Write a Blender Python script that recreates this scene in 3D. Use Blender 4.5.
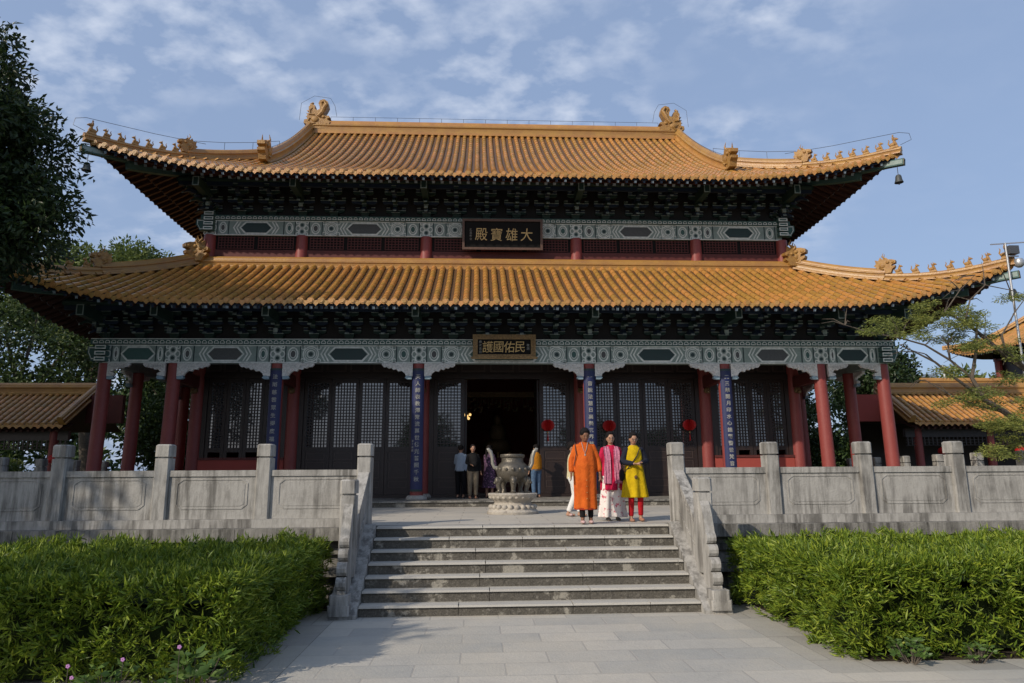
import bpy, bmesh, math, random
import numpy as np
from mathutils import Vector, Matrix
random.seed(7)
R = math.radians
scene = bpy.context.scene
for _o in list(bpy.data.objects):
    bpy.data.objects.remove(_o)

# ------------------------------------------------------------ camera
S = 1.08
CAM = Vector((-.714 * S, 0, 1.816 * S))
yaw, pit, rol, FPX = R(2.845), R(10.964), R(-.368), 691.14
fw = Vector((math.sin(yaw) * math.cos(pit), math.cos(yaw) * math.cos(pit), math.sin(pit)))
rt = Vector((math.cos(yaw), -math.sin(yaw), 0))
up = rt.cross(fw)
rt2 = rt * math.cos(rol) + up * math.sin(rol)
up2 = -rt * math.sin(rol) + up * math.cos(rol)
cam = bpy.data.cameras.new('camera')
camo = bpy.data.objects.new('camera', cam)
scene.collection.objects.link(camo)
M3 = Matrix((rt2, up2, -fw)).transposed()
camo.matrix_world = Matrix.Translation(CAM) @ M3.to_4x4()
cam.sensor_width = 36
cam.lens = FPX / 1024 * 36
cam.clip_end = 3000
cam.clip_start = 0.05
scene.camera = camo

# ------------------------------------------------------------ light
SUN_AZ, SUN_EL = R(50), R(31)       # azimuth measured from -Y (towards the viewer) to -X (left)
sdir = Vector((-math.sin(SUN_AZ) * math.cos(SUN_EL), -math.cos(SUN_AZ) * math.cos(SUN_EL), math.sin(SUN_EL)))
sl = bpy.data.lights.new('sun', 'SUN')
sl.energy = 3.2
sl.angle = R(0.6)
sl.color = (1.0, .885, .74)
so = bpy.data.objects.new('sun', sl)
so.rotation_euler = sdir.to_track_quat('Z', 'Y').to_euler()
so.location = (-20, -20, 30)
scene.collection.objects.link(so)
world = bpy.data.worlds.new('World')
scene.world = world
world.use_nodes = True
wt = world.node_tree
for n in list(wt.nodes):
    wt.nodes.remove(n)


def wn(t, **k):
    n = wt.nodes.new(t)
    for a, b in k.items():
        setattr(n, a, b)
    return n


out = wn('ShaderNodeOutputWorld')
bg = wn('ShaderNodeBackground')
bg.inputs['Strength'].default_value = 0.148
sky = wn('ShaderNodeTexSky', sky_type='NISHITA', sun_disc=False, sun_elevation=SUN_EL, sun_rotation=math.pi + SUN_AZ,
         altitude=50, air_density=1.0, dust_density=3.0, ozone_density=1.6)
tc = wn('ShaderNodeTexCoord')
sep = wn('ShaderNodeSeparateXYZ')
wt.links.new(tc.outputs['Generated'], sep.inputs[0])
addz = wn('ShaderNodeMath', operation='ADD'); addz.inputs[1].default_value = 0.25
wt.links.new(sep.outputs[2], addz.inputs[0])
comb = wn('ShaderNodeCombineXYZ')
for i in (0, 1):
    dv = wn('ShaderNodeMath', operation='DIVIDE')
    wt.links.new(sep.outputs[i], dv.inputs[0]); wt.links.new(addz.outputs[0], dv.inputs[1])
    wt.links.new(dv.outputs[0], comb.inputs[i])
mpn = wn('ShaderNodeMapping'); mpn.inputs['Location'].default_value = (3.1, 1.7, 0); mpn.inputs['Scale'].default_value = (1.0, 1.25, 1)
mpn.inputs['Rotation'].default_value = (0, 0, R(25))
wt.links.new(comb.outputs[0], mpn.inputs[0])
n1 = wn('ShaderNodeTexNoise'); n1.inputs['Scale'].default_value = 12; n1.inputs['Detail'].default_value = 8; n1.inputs['Roughness'].default_value = .52; n1.inputs['Distortion'].default_value = .05
n2 = wn('ShaderNodeTexNoise'); n2.inputs['Scale'].default_value = 2.2; n2.inputs['Detail'].default_value = 3
wt.links.new(mpn.outputs[0], n1.inputs['Vector']); wt.links.new(mpn.outputs[0], n2.inputs['Vector'])
r1 = wn('ShaderNodeMapRange'); r1.inputs[1].default_value = .43; r1.inputs[2].default_value = .68
r2 = wn('ShaderNodeMapRange'); r2.inputs[1].default_value = .38; r2.inputs[2].default_value = .56
wt.links.new(n1.outputs[0], r1.inputs[0]); wt.links.new(n2.outputs[0], r2.inputs[0])
mu = wn('ShaderNodeMath', operation='MULTIPLY'); wt.links.new(r1.outputs[0], mu.inputs[0]); wt.links.new(r2.outputs[0], mu.inputs[1])
# fewer clouds towards the right (east) side of the sky
rr = wn('ShaderNodeMapRange'); rr.inputs[1].default_value = .50; rr.inputs[2].default_value = .36; rr.inputs[3].default_value = .05; rr.inputs[4].default_value = 1
wt.links.new(sep.outputs[0], rr.inputs[0])
mu2 = wn('ShaderNodeMath', operation='MULTIPLY'); wt.links.new(mu.outputs[0], mu2.inputs[0]); wt.links.new(rr.outputs[0], mu2.inputs[1])
mu3 = wn('ShaderNodeMath', operation='MULTIPLY'); mu3.inputs[1].default_value = .72; wt.links.new(mu2.outputs[0], mu3.inputs[0])
mix = wn('ShaderNodeMixRGB'); mix.inputs[2].default_value = (3.9, 4.3, 5.1, 1)
veil = wn('ShaderNodeMixRGB'); veil.inputs[0].default_value = .70; veil.inputs[2].default_value = (1.86, 2.48, 3.75, 1)
wt.links.new(sky.outputs[0], veil.inputs[1])
wt.links.new(mu3.outputs[0], mix.inputs[0]); wt.links.new(veil.outputs[0], mix.inputs[1])
wt.links.new(mix.outputs[0], bg.inputs['Color']); wt.links.new(bg.outputs[0], out.inputs[0])
scene.view_settings.view_transform = 'Standard'
scene.view_settings.look = 'None'
scene.view_settings.exposure = 0.22
scene.view_settings.gamma = 1
scene.cycles.max_bounces = 6
scene.cycles.transparent_max_bounces = 6

# ------------------------------------------------------------ object helpers
WL = {}


def tag(o, label=None, cat=None, group=None, kind=None):
    if label: o['label'] = label
    if cat: o['category'] = cat
    if group: o['group'] = group
    if kind: o['kind'] = kind
    return o


def thing(name, loc, label, cat, group=None):
    o = bpy.data.objects.new(name, None)
    o.empty_display_size = .2
    o.location = loc
    scene.collection.objects.link(o)
    WL[o.name] = Vector(loc)
    return tag(o, label, cat, group)


def link(name, me, parent=None, loc=None):
    o = bpy.data.objects.new(name, me)
    scene.collection.objects.link(o)
    if parent is not None:
        o.parent = parent
        WL[o.name] = WL[parent.name].copy()
    else:
        WL[o.name] = Vector(loc) if loc is not None else Vector((0, 0, 0))
        o.location = WL[o.name]
    return o


def copy_tree(o, loc=None, parent=None, rz=None, scale=None):
    c = o.copy()
    scene.collection.objects.link(c)
    if parent is not None:
        c.parent = parent
    if loc is not None:
        c.location = loc
    if rz is not None:
        c.rotation_euler = (0, 0, rz)
    if scale is not None:
        c.scale = scale
    WL[c.name] = WL.get(parent.name, Vector((0, 0, 0))).copy() if parent is not None else Vector(c.location)
    for ch in [x for x in o.children]:
        copy_tree(ch, parent=c)
    return c


class MB:
    def __init__(s):
        s.v = []; s.f = []; s.m = []

    def add(s, vs, fs, m=0):
        b = len(s.v)
        s.v.extend([tuple(p) for p in vs])
        for f in fs:
            s.f.append(tuple(i + b for i in f)); s.m.append(m)

    def box(s, x0, x1, y0, y1, z0, z1, m=0):
        vs = [(x0, y0, z0), (x1, y0, z0), (x1, y1, z0), (x0, y1, z0), (x0, y0, z1), (x1, y0, z1), (x1, y1, z1), (x0, y1, z1)]
        s.add(vs, [(0, 3, 2, 1), (4, 5, 6, 7), (0, 1, 5, 4), (1, 2, 6, 5), (2, 3, 7, 6), (3, 0, 4, 7)], m)

    def hexa(s, b, t, m=0):      # bottom quad, top quad
        s.add(list(b) + list(t), [(0, 3, 2, 1), (4, 5, 6, 7), (0, 1, 5, 4), (1, 2, 6, 5), (2, 3, 7, 6), (3, 0, 4, 7)], m)

    def chbox(s, cx, cy, z0, z1, w, d, c=.02, m=0, ct=0.0):      # box with chamfered vertical edges (and top)
        def ring(w, d, z, c):
            a, b = w / 2, d / 2
            return [(cx - a + c, cy - b, z), (cx + a - c, cy - b, z), (cx + a, cy - b + c, z), (cx + a, cy + b - c, z),
                    (cx + a - c, cy + b, z), (cx - a + c, cy + b, z), (cx - a, cy + b - c, z), (cx - a, cy - b + c, z)]
        rings = [ring(w, d, z0, c), ring(w, d, z1 - ct, c)]
        if ct: rings.append(ring(w - 2 * ct, d - 2 * ct, z1, c))
        s.rings(rings, m)

    def rings(s, rings, m=0, cap=True):
        n = len(rings[0]); vs = [p for r in rings for p in r]; fs = []
        for i in range(len(rings) - 1):
            for j in range(n):
                fs.append((i * n + j, i * n + (j + 1) % n, (i + 1) * n + (j + 1) % n, (i + 1) * n + j))
        if cap:
            fs.append(tuple(range(n - 1, -1, -1))); fs.append(tuple((len(rings) - 1) * n + j for j in range(n)))
        s.add(vs, fs, m)

    def lathe(s, prof, c, n=20, m=0):
        s.rings([[(c[0] + r * math.cos(2 * math.pi * j / n), c[1] + r * math.sin(2 * math.pi * j / n), c[2] + z) for j in range(n)] for r, z in prof], m)

    def tube(s, pts, rad, n=8, m=0):
        pts = [Vector(p) for p in pts]
        if not hasattr(rad, '__len__'): rad = [rad] * len(pts)
        rings = []; prev = None
        for i, p in enumerate(pts):
            t = (pts[min(i + 1, len(pts) - 1)] - pts[max(i - 1, 0)]).normalized()
            if prev is None:
                a = Vector((0, 0, 1)) if abs(t.z) < .9 else Vector((1, 0, 0))
                u = t.cross(a).normalized()
            else:
                u = (prev - t * prev.dot(t)).normalized()
            prev = u
            w = t.cross(u)
            rings.append([p + (u * math.cos(2 * math.pi * j / n) + w * math.sin(2 * math.pi * j / n)) * rad[i] for j in range(n)])
        s.rings(rings, m)

    def bar(s, a, b, w, h, m=0):      # rectangular bar from a to b (w sideways, h vertical)
        a = Vector(a); b = Vector(b); t = (b - a).normalized()
        u = t.cross(Vector((0, 0, 1)))
        u = u.normalized() if u.length > 1e-4 else Vector((1, 0, 0))
        n = u.cross(t).normalized()
        q = [(-1, -1), (1, -1), (1, 1), (-1, 1)]
        s.rings([[p + u * i * w / 2 + n * j * h / 2 for i, j in q] for p in (a, b)], m)

    def ell(s, c, r, m=0, n=12, k=8, rot=None):
        c = Vector(c); rings = []
        for i in range(1, k):
            th = math.pi * i / k - math.pi / 2
            ring = []
            for j in range(n):
                ph = 2 * math.pi * j / n
                p = Vector((r[0] * math.cos(th) * math.cos(ph), r[1] * math.cos(th) * math.sin(ph), r[2] * math.sin(th)))
                if rot is not None: p = rot @ p
                ring.append(c + p)
            rings.append(ring)
        s.rings(rings, m)

    def prism(s, poly, fn, th, m=0):  # poly of (a,b); fn(a,b,off) -> 3D
        n = len(poly)
        vs = [fn(a, b, th) for a, b in poly] + [fn(a, b, 0) for a, b in poly]
        fs = [tuple(range(n)), tuple(range(2 * n - 1, n - 1, -1))]
        for j in range(n):
            fs.append((j, j + n, (j + 1) % n + n, (j + 1) % n))
        s.add(vs, fs, m)

    def outline(s, poly, fn, th, w, m=0):
        n = len(poly)
        cx = sum(p[0] for p in poly) / n; cy = sum(p[1] for p in poly) / n
        hx = max(abs(p[0] - cx) for p in poly); hy = max(abs(p[1] - cy) for p in poly)
        inn = [(cx + (a - cx) * max(0, (hx - w) / hx), cy + (b - cy) * max(0, (hy - w) / hy)) for a, b in poly]
        vs = [fn(a, b, th) for a, b in poly] + [fn(a, b, th) for a, b in inn] + [fn(a, b, 0) for a, b in poly] + [fn(a, b, 0) for a, b in inn]
        fs = []
        for j in range(n):
            k = (j + 1) % n
            fs += [(j, k, k + n, j + n), (j + 2 * n, k + 2 * n, k, j), (j + n, k + n, k + 3 * n, j + 3 * n)]
        s.add(vs, fs, m)

    def build(s, name, mats, parent=None, loc=None, smooth=False, angle=40, recalc=False):
        off = WL[parent.name] if parent is not None else (Vector(loc) if loc is not None else Vector((0, 0, 0)))
        me = bpy.data.meshes.new(name)
        a = np.array(s.v, dtype=np.float64) - np.array(off)[None, :]
        me.from_pydata(a.tolist(), [], s.f)
        if not isinstance(mats, (list, tuple)): mats = [mats]
        for m in mats: me.materials.append(m)
        me.polygons.foreach_set('material_index', s.m)
        bm = bmesh.new(); bm.from_mesh(me)
        bmesh.ops.recalc_face_normals(bm, faces=bm.faces)
        if smooth:
            for f in bm.faces: f.smooth = True
            for e in bm.edges:
                if len(e.link_faces) == 2 and e.calc_face_angle(0) > R(angle): e.smooth = False
        bm.to_mesh(me); bm.free()
        return link(name, me, parent, loc)


# ------------------------------------------------------------ materials
MAT = {}


def mat(name, col, rough=.6, spec=.5, noise=None, bump=None, metal=0, streak=None, island=0.0, coat=0, grime=None, emit=None):
    """noise=(scale, amount, col2) mottles; streak=(amount, col) vertical rain streaks; bump=(scale, strength)"""
    m = bpy.data.materials.new(name)
    m.use_nodes = True
    t = m.node_tree; b = t.nodes['Principled BSDF']
    N = lambda ty, **k: _mk(t, ty, k)
    L = t.links.new
    b.inputs['Roughness'].default_value = rough
    b.inputs['Metallic'].default_value = metal
    b.inputs['Specular IOR Level'].default_value = spec
    b.inputs['Coat Weight'].default_value = coat
    geo = N('ShaderNodeNewGeometry')
    colsock = None
    rgb = N('ShaderNodeRGB'); rgb.outputs[0].default_value = (*col, 1); colsock = rgb.outputs[0]

    def mixin(fac, c2, blend='MIX'):
        nonlocal colsock
        mx = N('ShaderNodeMixRGB', blend_type=blend)
        L(fac, mx.inputs[0]); L(colsock, mx.inputs[1])
        if isinstance(c2, tuple): mx.inputs[2].default_value = (*c2, 1)
        else: L(c2, mx.inputs[2])
        colsock = mx.outputs[0]

    def nz(scale, det=5, rough=.6, vs=(1, 1, 1)):
        mp = N('ShaderNodeMapping'); mp.inputs['Scale'].default_value = vs
        L(geo.outputs['Position'], mp.inputs[0])
        n = N('ShaderNodeTexNoise'); n.inputs['Scale'].default_value = scale; n.inputs['Detail'].default_value = det; n.inputs['Roughness'].default_value = rough
        L(mp.outputs[0], n.inputs['Vector'])
        return n.outputs[0]

    def rng(s, a, b2, c=0.0, d=1.0):
        r = N('ShaderNodeMapRange'); r.inputs[1].default_value = a; r.inputs[2].default_value = b2; r.inputs[3].default_value = c; r.inputs[4].default_value = d
        L(s, r.inputs[0]); return r.outputs[0]
    if noise:
        mixin(rng(nz(noise[0]), .38, .66, 0, noise[1]), noise[2])
    if streak:
        a = nz(3.2, 6, .65, (2.2, 2.2, .22)); c = nz(1.1, 3, .6)
        mm = N('ShaderNodeMath', operation='MULTIPLY'); L(rng(a, .44, .60), mm.inputs[0]); L(rng(c, .36, .52), mm.inputs[1])
        m2 = N('ShaderNodeMath', operation='MULTIPLY'); L(mm.outputs[0], m2.inputs[0]); m2.inputs[1].default_value = streak[0]
        mixin(m2.outputs[0], streak[1])
        mixin(rng(nz(11, 6, .7, (2, 2, .35)), .45, .75, 0, streak[0] * .6), streak[1])
    if grime:       # (scale, lo, hi, amount, colour): patches with shapes of their own
        for (sc, lo, hi, am, cc) in grime:
            mixin(rng(nz(sc, 8, .68), lo, hi, 0, am), cc)
    if island:
        r = rng(geo.outputs['Random Per Island'], 0, 1, 1 - island, 1 + island)
        hs = N('ShaderNodeHueSaturation'); L(r, hs.inputs['Value']); L(colsock, hs.inputs['Color'])
        h2 = rng(geo.outputs['Random Per Island'], 0, 1, .5 + island * .05, .5 - island * .05); L(h2, hs.inputs['Hue'])
        colsock = hs.outputs[0]
    L(colsock, b.inputs['Base Color'])
    if bump:
        bp = N('ShaderNodeBump'); bp.inputs['Strength'].default_value = bump[1]; bp.inputs['Distance'].default_value = .02
        L(nz(bump[0], 6, .6), bp.inputs['Height']); L(bp.outputs[0], b.inputs['Normal'])
    if emit:
        b.inputs['Emission Color'].default_value = (*emit[0], 1); b.inputs['Emission Strength'].default_value = emit[1]
    MAT[name] = m
    return m


def _mk(t, ty, k):
    n = t.nodes.new(ty)
    for a, b in k.items(): setattr(n, a, b)
    return n


def leafmat(name, col, col2, trans=.35, rough=.5, var=.35, nscale=.8):
    m = mat(name, col, rough, .35, noise=(nscale, .9, col2), island=var)
    t = m.node_tree; b = t.nodes['Principled BSDF']; o = t.nodes['Material Output']
    tr = t.nodes.new('ShaderNodeBsdfTranslucent')
    ms = t.nodes.new('ShaderNodeMixShader'); ms.inputs[0].default_value = trans
    src = b.inputs['Base Color'].links[0].from_socket
    t.links.new(src, tr.inputs[0]); t.links.new(b.outputs[0], ms.inputs[1]); t.links.new(tr.outputs[0], ms.inputs[2])
    t.links.new(ms.outputs[0], o.inputs[0])
    return m


stone = mat('weathered_granite', (.375, .364, .337), .8, .3, noise=(5, .5, (.31, .30, .275)), streak=(.80, (.09, .085, .076)), grime=[(2.6, .57, .70, .5, (.17, .162, .148))], bump=(40, .35))
stone_dark = mat('stained_granite', (.27, .26, .235), .85, .25, noise=(4, .6, (.16, .155, .14)), streak=(.9, (.05, .048, .042)), bump=(30, .5))
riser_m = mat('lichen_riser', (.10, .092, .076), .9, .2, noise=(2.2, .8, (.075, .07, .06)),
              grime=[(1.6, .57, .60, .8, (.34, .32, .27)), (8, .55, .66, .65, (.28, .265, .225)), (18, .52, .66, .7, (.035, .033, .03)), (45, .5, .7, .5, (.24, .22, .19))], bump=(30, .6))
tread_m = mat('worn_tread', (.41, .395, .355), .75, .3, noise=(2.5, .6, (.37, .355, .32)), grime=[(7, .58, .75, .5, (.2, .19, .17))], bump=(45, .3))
red = mat('red_column_paint', (.23, .048, .042), .5, .4, noise=(2.5, .5, (.19, .04, .036)), grime=[(14, .56, .76, .45, (.32, .13, .11)), (3, .56, .7, .4, (.15, .03, .028))], bump=(12, .12))
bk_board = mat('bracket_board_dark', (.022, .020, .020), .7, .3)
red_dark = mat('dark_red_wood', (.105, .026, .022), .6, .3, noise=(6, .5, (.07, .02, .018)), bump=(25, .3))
red_wall = mat('red_wall_plaster', (.33, .065, .05), .75, .25, noise=(2, .5, (.27, .055, .045)))
tile = mat('yellow_glazed_tile', (.415, .213, .050), .34, .5, noise=(1.3, .6, (.33, .155, .040)),
           grime=[(9, .52, .72, .75, (.26, .12, .05)), (3.5, .6, .74, .5, (.19, .105, .06))], bump=(20, .25), island=.2)
tile_end = mat('glazed_tile_end', (.43, .235, .07), .35, .5, noise=(6, .6, (.40, .175, .04)), bump=(40, .6), island=.18)
pan = mat('dirty_pan_tile', (.12, .06, .024), .6, .4, noise=(5, .8, (.09, .055, .03)), bump=(18, .5))
ridge_m = mat('ridge_glazed_tile', (.37, .20, .050), .38, .5, noise=(2.0, .7, (.27, .13, .045)), grime=[(12, .56, .75, .5, (.20, .11, .05))], bump=(22, .4), island=.1)
orn = mat('roof_ornament_glaze', (.36, .20, .050), .45, .5, noise=(9, .8, (.24, .115, .03)), grime=[(25, .55, .7, .6, (.12, .07, .035))], bump=(35, .9))
raft = mat('rafter_dark_red', (.050, .021, .017), .6, .3, noise=(4, .5, (.05, .018, .014)))
raft_end = mat('rafter_painted_end', (.26, .32, .37), .6, .3, noise=(30, .7, (.12, .17, .2)))
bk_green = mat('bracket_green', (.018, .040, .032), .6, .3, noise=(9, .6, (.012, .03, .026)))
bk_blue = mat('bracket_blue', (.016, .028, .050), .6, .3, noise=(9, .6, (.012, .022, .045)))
bk_pale = mat('bracket_pale_edge', (.26, .31, .28), .65, .3, noise=(7, .9, (.10, .13, .12)))
p_base = mat('beam_grey_green', (.25, .315, .29), .7, .3, noise=(6, .7, (.18, .235, .215)))
p_white = mat('beam_pale_line', (.72, .75, .71), .7, .3, noise=(10, .8, (.42, .46, .44)))
p_teal = mat('beam_teal', (.060, .125, .115), .65, .3, noise=(8, .6, (.045, .09, .085)))
p_dark = mat('beam_dark_panel', (.025, .05, .05), .6, .35, noise=(8, .5, (.03, .04, .045)))
p_grey = mat('beam_grey_panel', (.085, .09, .09), .6, .35, noise=(18, .6, (.06, .065, .065)))
carve = mat('carved_grey_white', (.70, .69, .66), .75, .3, noise=(20, .7, (.36, .38, .37)), grime=[(9, .56, .7, .5, (.42, .24, .20))], bump=(28, 1.0))
carve_blue = mat('carved_pale_blue', (.26, .36, .42), .7, .3, noise=(14, .7, (.16, .23, .28)))
dark_wood = mat('dark_door_wood', (.026, .0155, .0125), .42, .45, noise=(7, .5, (.015, .009, .008)), bump=(30, .2))
dark_line = mat('door_raised_moulding', (.048, .032, .027), .42, .45)
pane = mat('lattice_pane', (.05, .052, .055), .03, .5)
pane.node_tree.nodes['Principled BSDF'].inputs['IOR'].default_value = 2.3
blue_b = mat('blue_couplet_board', (.015, .022, .085), .5, .4, noise=(8, .5, (.012, .017, .06)))
goldp = mat('gold_paint', (.60, .42, .17), .45, .5, noise=(20, .6, (.32, .19, .07)), metal=.25)
gold_dim = mat('tarnished_gold_frame', (.20, .125, .05), .5, .5, noise=(22, .8, (.08, .05, .025)), bump=(50, .8), metal=.2)
pale_ch = mat('pale_character_paint', (.30, .30, .28), .6, .3)
black_b = mat('black_lacquer_board', (.008, .0075, .007), .7, .15)
bronze = mat('weathered_bronze', (.13, .115, .09), .40, .5, noise=(8, .7, (.08, .072, .06)), grime=[(14, .55, .7, .5, (.20, .18, .145))], metal=.5, bump=(26, .5))
ped_m = mat('carved_pedestal_stone', (.42, .385, .325), .8, .3, noise=(5, .7, (.30, .275, .24)), grime=[(6, .58, .7, .7, (.12, .10, .085))], bump=(18, .9))
metal_g = mat('galvanised_metal', (.42, .43, .44), .4, .5, metal=.6)
bell_m = mat('grey_bell_bronze', (.06, .065, .065), .55, .4, metal=.4, noise=(20, .5, (.09, .10, .095)))
wire_m = mat('dark_wire', (.06, .065, .075), .5, .4)
red_l = mat('red_lantern_cloth', (.42, .012, .012), .55, .4)
white_p = mat('white_paint', (.72, .72, .68), .6, .3, noise=(12, .5, (.5, .52, .48)))
bark = mat('grey_bark', (.12, .10, .08), .9, .2, noise=(9, .8, (.065, .055, .045)), bump=(25, .9))
bark_d = mat('dark_bark', (.045, .037, .03), .9, .2, noise=(9, .7, (.025, .02, .018)), bump=(25, .8))
soil = mat('dark_soil', (.06, .048, .035), .95, .1, noise=(5, .8, (.035, .03, .022)), bump=(20, .8))
twig = mat('hedge_inner_twigs', (.022, .035, .010), .9, .1, noise=(14, .8, (.012, .018, .007)), bump=(30, 1))


def slabmat(name, c1, c2, mortar, w, h, rot=0, rough=.7, stain=.5, yscale=1, msz=.012):
    m = bpy.data.materials.new(name); m.use_nodes = True
    t = m.node_tree; b = t.nodes['Principled BSDF']; L = t.links.new
    geo = t.nodes.new('ShaderNodeNewGeometry')
    mp = t.nodes.new('ShaderNodeMapping'); mp.inputs['Rotation'].default_value = (0, 0, rot); L(geo.outputs['Position'], mp.inputs[0])
    br = t.nodes.new('ShaderNodeTexBrick'); L(mp.outputs[0], br.inputs['Vector'])
    br.inputs['Scale'].default_value = 1; br.inputs['Brick Width'].default_value = w; br.inputs['Row Height'].default_value = h
    br.inputs['Mortar Size'].default_value = msz; br.inputs['Mortar Smooth'].default_value = .3; br.inputs['Bias'].default_value = 0
    br.inputs['Color1'].default_value = (*c1, 1); br.inputs['Color2'].default_value = (*c2, 1); br.inputs['Mortar'].default_value = (*mortar, 1)
    col = br.outputs[0]
    for sc, lo, hi, am, cc in [(1.2, .40, .68, stain * .55, tuple(x * .68 for x in c1)), (6, .5, .75, stain * .5, tuple(x * .62 for x in c2)), (.45, .42, .66, .45, (c1[0] * 1.12, c1[1] * 1.06, c1[2] * .95)), (40, .5, .8, .25, tuple(x * .5 for x in c1))]:
        n = t.nodes.new('ShaderNodeTexNoise'); n.inputs['Scale'].default_value = sc; n.inputs['Detail'].default_value = 7; n.inputs['Roughness'].default_value = .65
        L(geo.outputs['Position'], n.inputs['Vector'])
        r = t.nodes.new('ShaderNodeMapRange'); r.inputs[1].default_value = lo; r.inputs[2].default_value = hi; r.inputs[4].default_value = am
        L(n.outputs[0], r.inputs[0])
        mx = t.nodes.new('ShaderNodeMixRGB'); mx.inputs[2].default_value = (*cc, 1); L(r.outputs[0], mx.inputs[0]); L(col, mx.inputs[1]); col = mx.outputs[0]
    L(col, b.inputs['Base Color']); b.inputs['Roughness'].default_value = rough; b.inputs['Specular IOR Level'].default_value = .3
    bp = t.nodes.new('ShaderNodeBump'); bp.inputs['Strength'].default_value = .35; bp.inputs['Distance'].default_value = .02
    n = t.nodes.new('ShaderNodeTexNoise'); n.inputs['Scale'].default_value = 35; n.inputs['Detail'].default_value = 6; L(geo.outputs['Position'], n.inputs['Vector'])
    ad = t.nodes.new('ShaderNodeMath'); ad.operation = 'SUBTRACT'; L(n.outputs[0], ad.inputs[0]); L(br.outputs['Fac'], ad.inputs[1])
    L(ad.outputs[0], bp.inputs['Height']); L(bp.outputs[0], b.inputs['Normal'])
    return m


pave = slabmat('path_slabs', (.47, .445, .39), (.33, .33, .31), (.34, .325, .295), .95, .46)
pave_edge = slabmat('path_edge_slabs', (.38, .365, .325), (.29, .28, .255), (.24, .23, .21), .5, 1.1)
terr_m = slabmat('terrace_slabs', (.47, .44, .385), (.40, .38, .335), (.24, .22, .2), 1.1, .55)
# ============================================================ SETTING
def sheet(name, x0, x1, y0, y1, z, m, kind='structure', nx=1, ny=1):
    b = MB()
    for i in range(nx):
        for j in range(ny):
            a, c = x0 + (x1 - x0) * i / nx, x0 + (x1 - x0) * (i + 1) / nx
            d, e = y0 + (y1 - y0) * j / ny, y0 + (y1 - y0) * (j + 1) / ny
            b.add([(a, d, z), (c, d, z), (c, e, z), (a, e, z)], [(0, 1, 2, 3)])
    o = b.build(name, m); tag(o, kind=kind); return o


grassm = mat('ground_grass', (.06, .085, .03), .95, .1, noise=(1.5, .8, (.09, .075, .045)), bump=(10, .6))
sheet('ground', -900, 900, -300, 1500, 0, grassm)
sheet('planting_bed', -16, 16, 7.62, 12, .004, soil)
sheet('path', -2.75, 2.75, 7.2, 10.4, .012, pave)
sheet('forecourt', -24, 24, -24, 7.2, .012, pave)
sheet('forecourt_edging', -24, -3.402, 7.206, 7.6, .010, pave_edge)
sheet('forecourt_edging', 3.402, 24, 7.206, 7.6, .010, pave_edge)
for sx in (-1, 1):
    sheet('path_edging', min(sx * 2.756, sx * 3.4), max(sx * 2.756, sx * 3.4), 7.206, 10.9, .010, pave_edge)

HT = 1.134      # terrace height
YS = 11.90      # front nosing of the terrace
RUN = .259
TX = 13.6
# ------------------------------------------------------------ terrace
terr = thing('stone_terrace', (0, 20, 0), 'grey stone terrace with moulded edge carrying the hall and its balustrades', 'terrace')
b = MB()
for x0, x1 in ((-TX, -2.80), (2.80, TX)):
    b.box(x0, x1, 12.02, 12.6, 0, .36)
    b.box(x0, x1, 11.86, 12.58, .362, .50)
    b.box(x0, x1, 12.06, 12.59, .502, .70)
    b.box(x0, x1, 11.98, 12.57, .702, .80)
    b.box(x0, x1, 12.08, 12.59, .802, .93)
for x0, x1 in ((-TX, -12.98), (12.98, TX)):
    b.box(x0, x1, 12.61, 40, 0, .93)
b.box(-2.797, 2.797, 12.22, 12.6, 0, .93)
b.build('masonry_base', stone_dark, terr)
b = MB()
for x0, x1 in ((-TX, -2.76), (2.76, TX)):
    x = x0
    while x < x1 - .2:
        e = min(x + random.uniform(1.5, 2.3), x1)
        if x1 - e < .6: e = x1
        b.box(x + .004, e - .004, 11.80, 12.35, .932, HT)
        x = e
b.box(-2.75, 2.75, 12.22, 12.35, .932, HT)
b.build('coping_course', stone_dark, terr)
b = MB()
b.box(-TX, TX, 12.352, 40, .90, HT)
b.build('paving', terr_m, terr)

# ------------------------------------------------------------ stairs
st = thing('stone_staircase', (0, 11, 0), 'seven-step grey stone staircase with stained risers leading up to the terrace', 'staircase')
WS = 2.45
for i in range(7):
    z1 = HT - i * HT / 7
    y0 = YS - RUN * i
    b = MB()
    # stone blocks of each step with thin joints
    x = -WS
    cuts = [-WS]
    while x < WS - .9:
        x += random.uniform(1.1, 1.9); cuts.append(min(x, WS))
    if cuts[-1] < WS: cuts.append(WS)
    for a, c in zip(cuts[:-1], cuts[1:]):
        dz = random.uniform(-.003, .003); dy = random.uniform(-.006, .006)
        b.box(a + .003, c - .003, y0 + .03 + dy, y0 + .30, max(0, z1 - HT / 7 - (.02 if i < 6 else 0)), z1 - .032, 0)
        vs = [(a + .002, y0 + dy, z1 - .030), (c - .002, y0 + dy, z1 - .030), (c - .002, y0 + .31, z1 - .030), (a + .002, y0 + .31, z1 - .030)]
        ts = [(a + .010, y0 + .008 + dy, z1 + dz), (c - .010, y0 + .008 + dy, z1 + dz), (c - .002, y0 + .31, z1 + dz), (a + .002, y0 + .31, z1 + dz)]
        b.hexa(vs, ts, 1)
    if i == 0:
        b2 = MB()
    b.build('step', [riser_m, tread_m], st)
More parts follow.
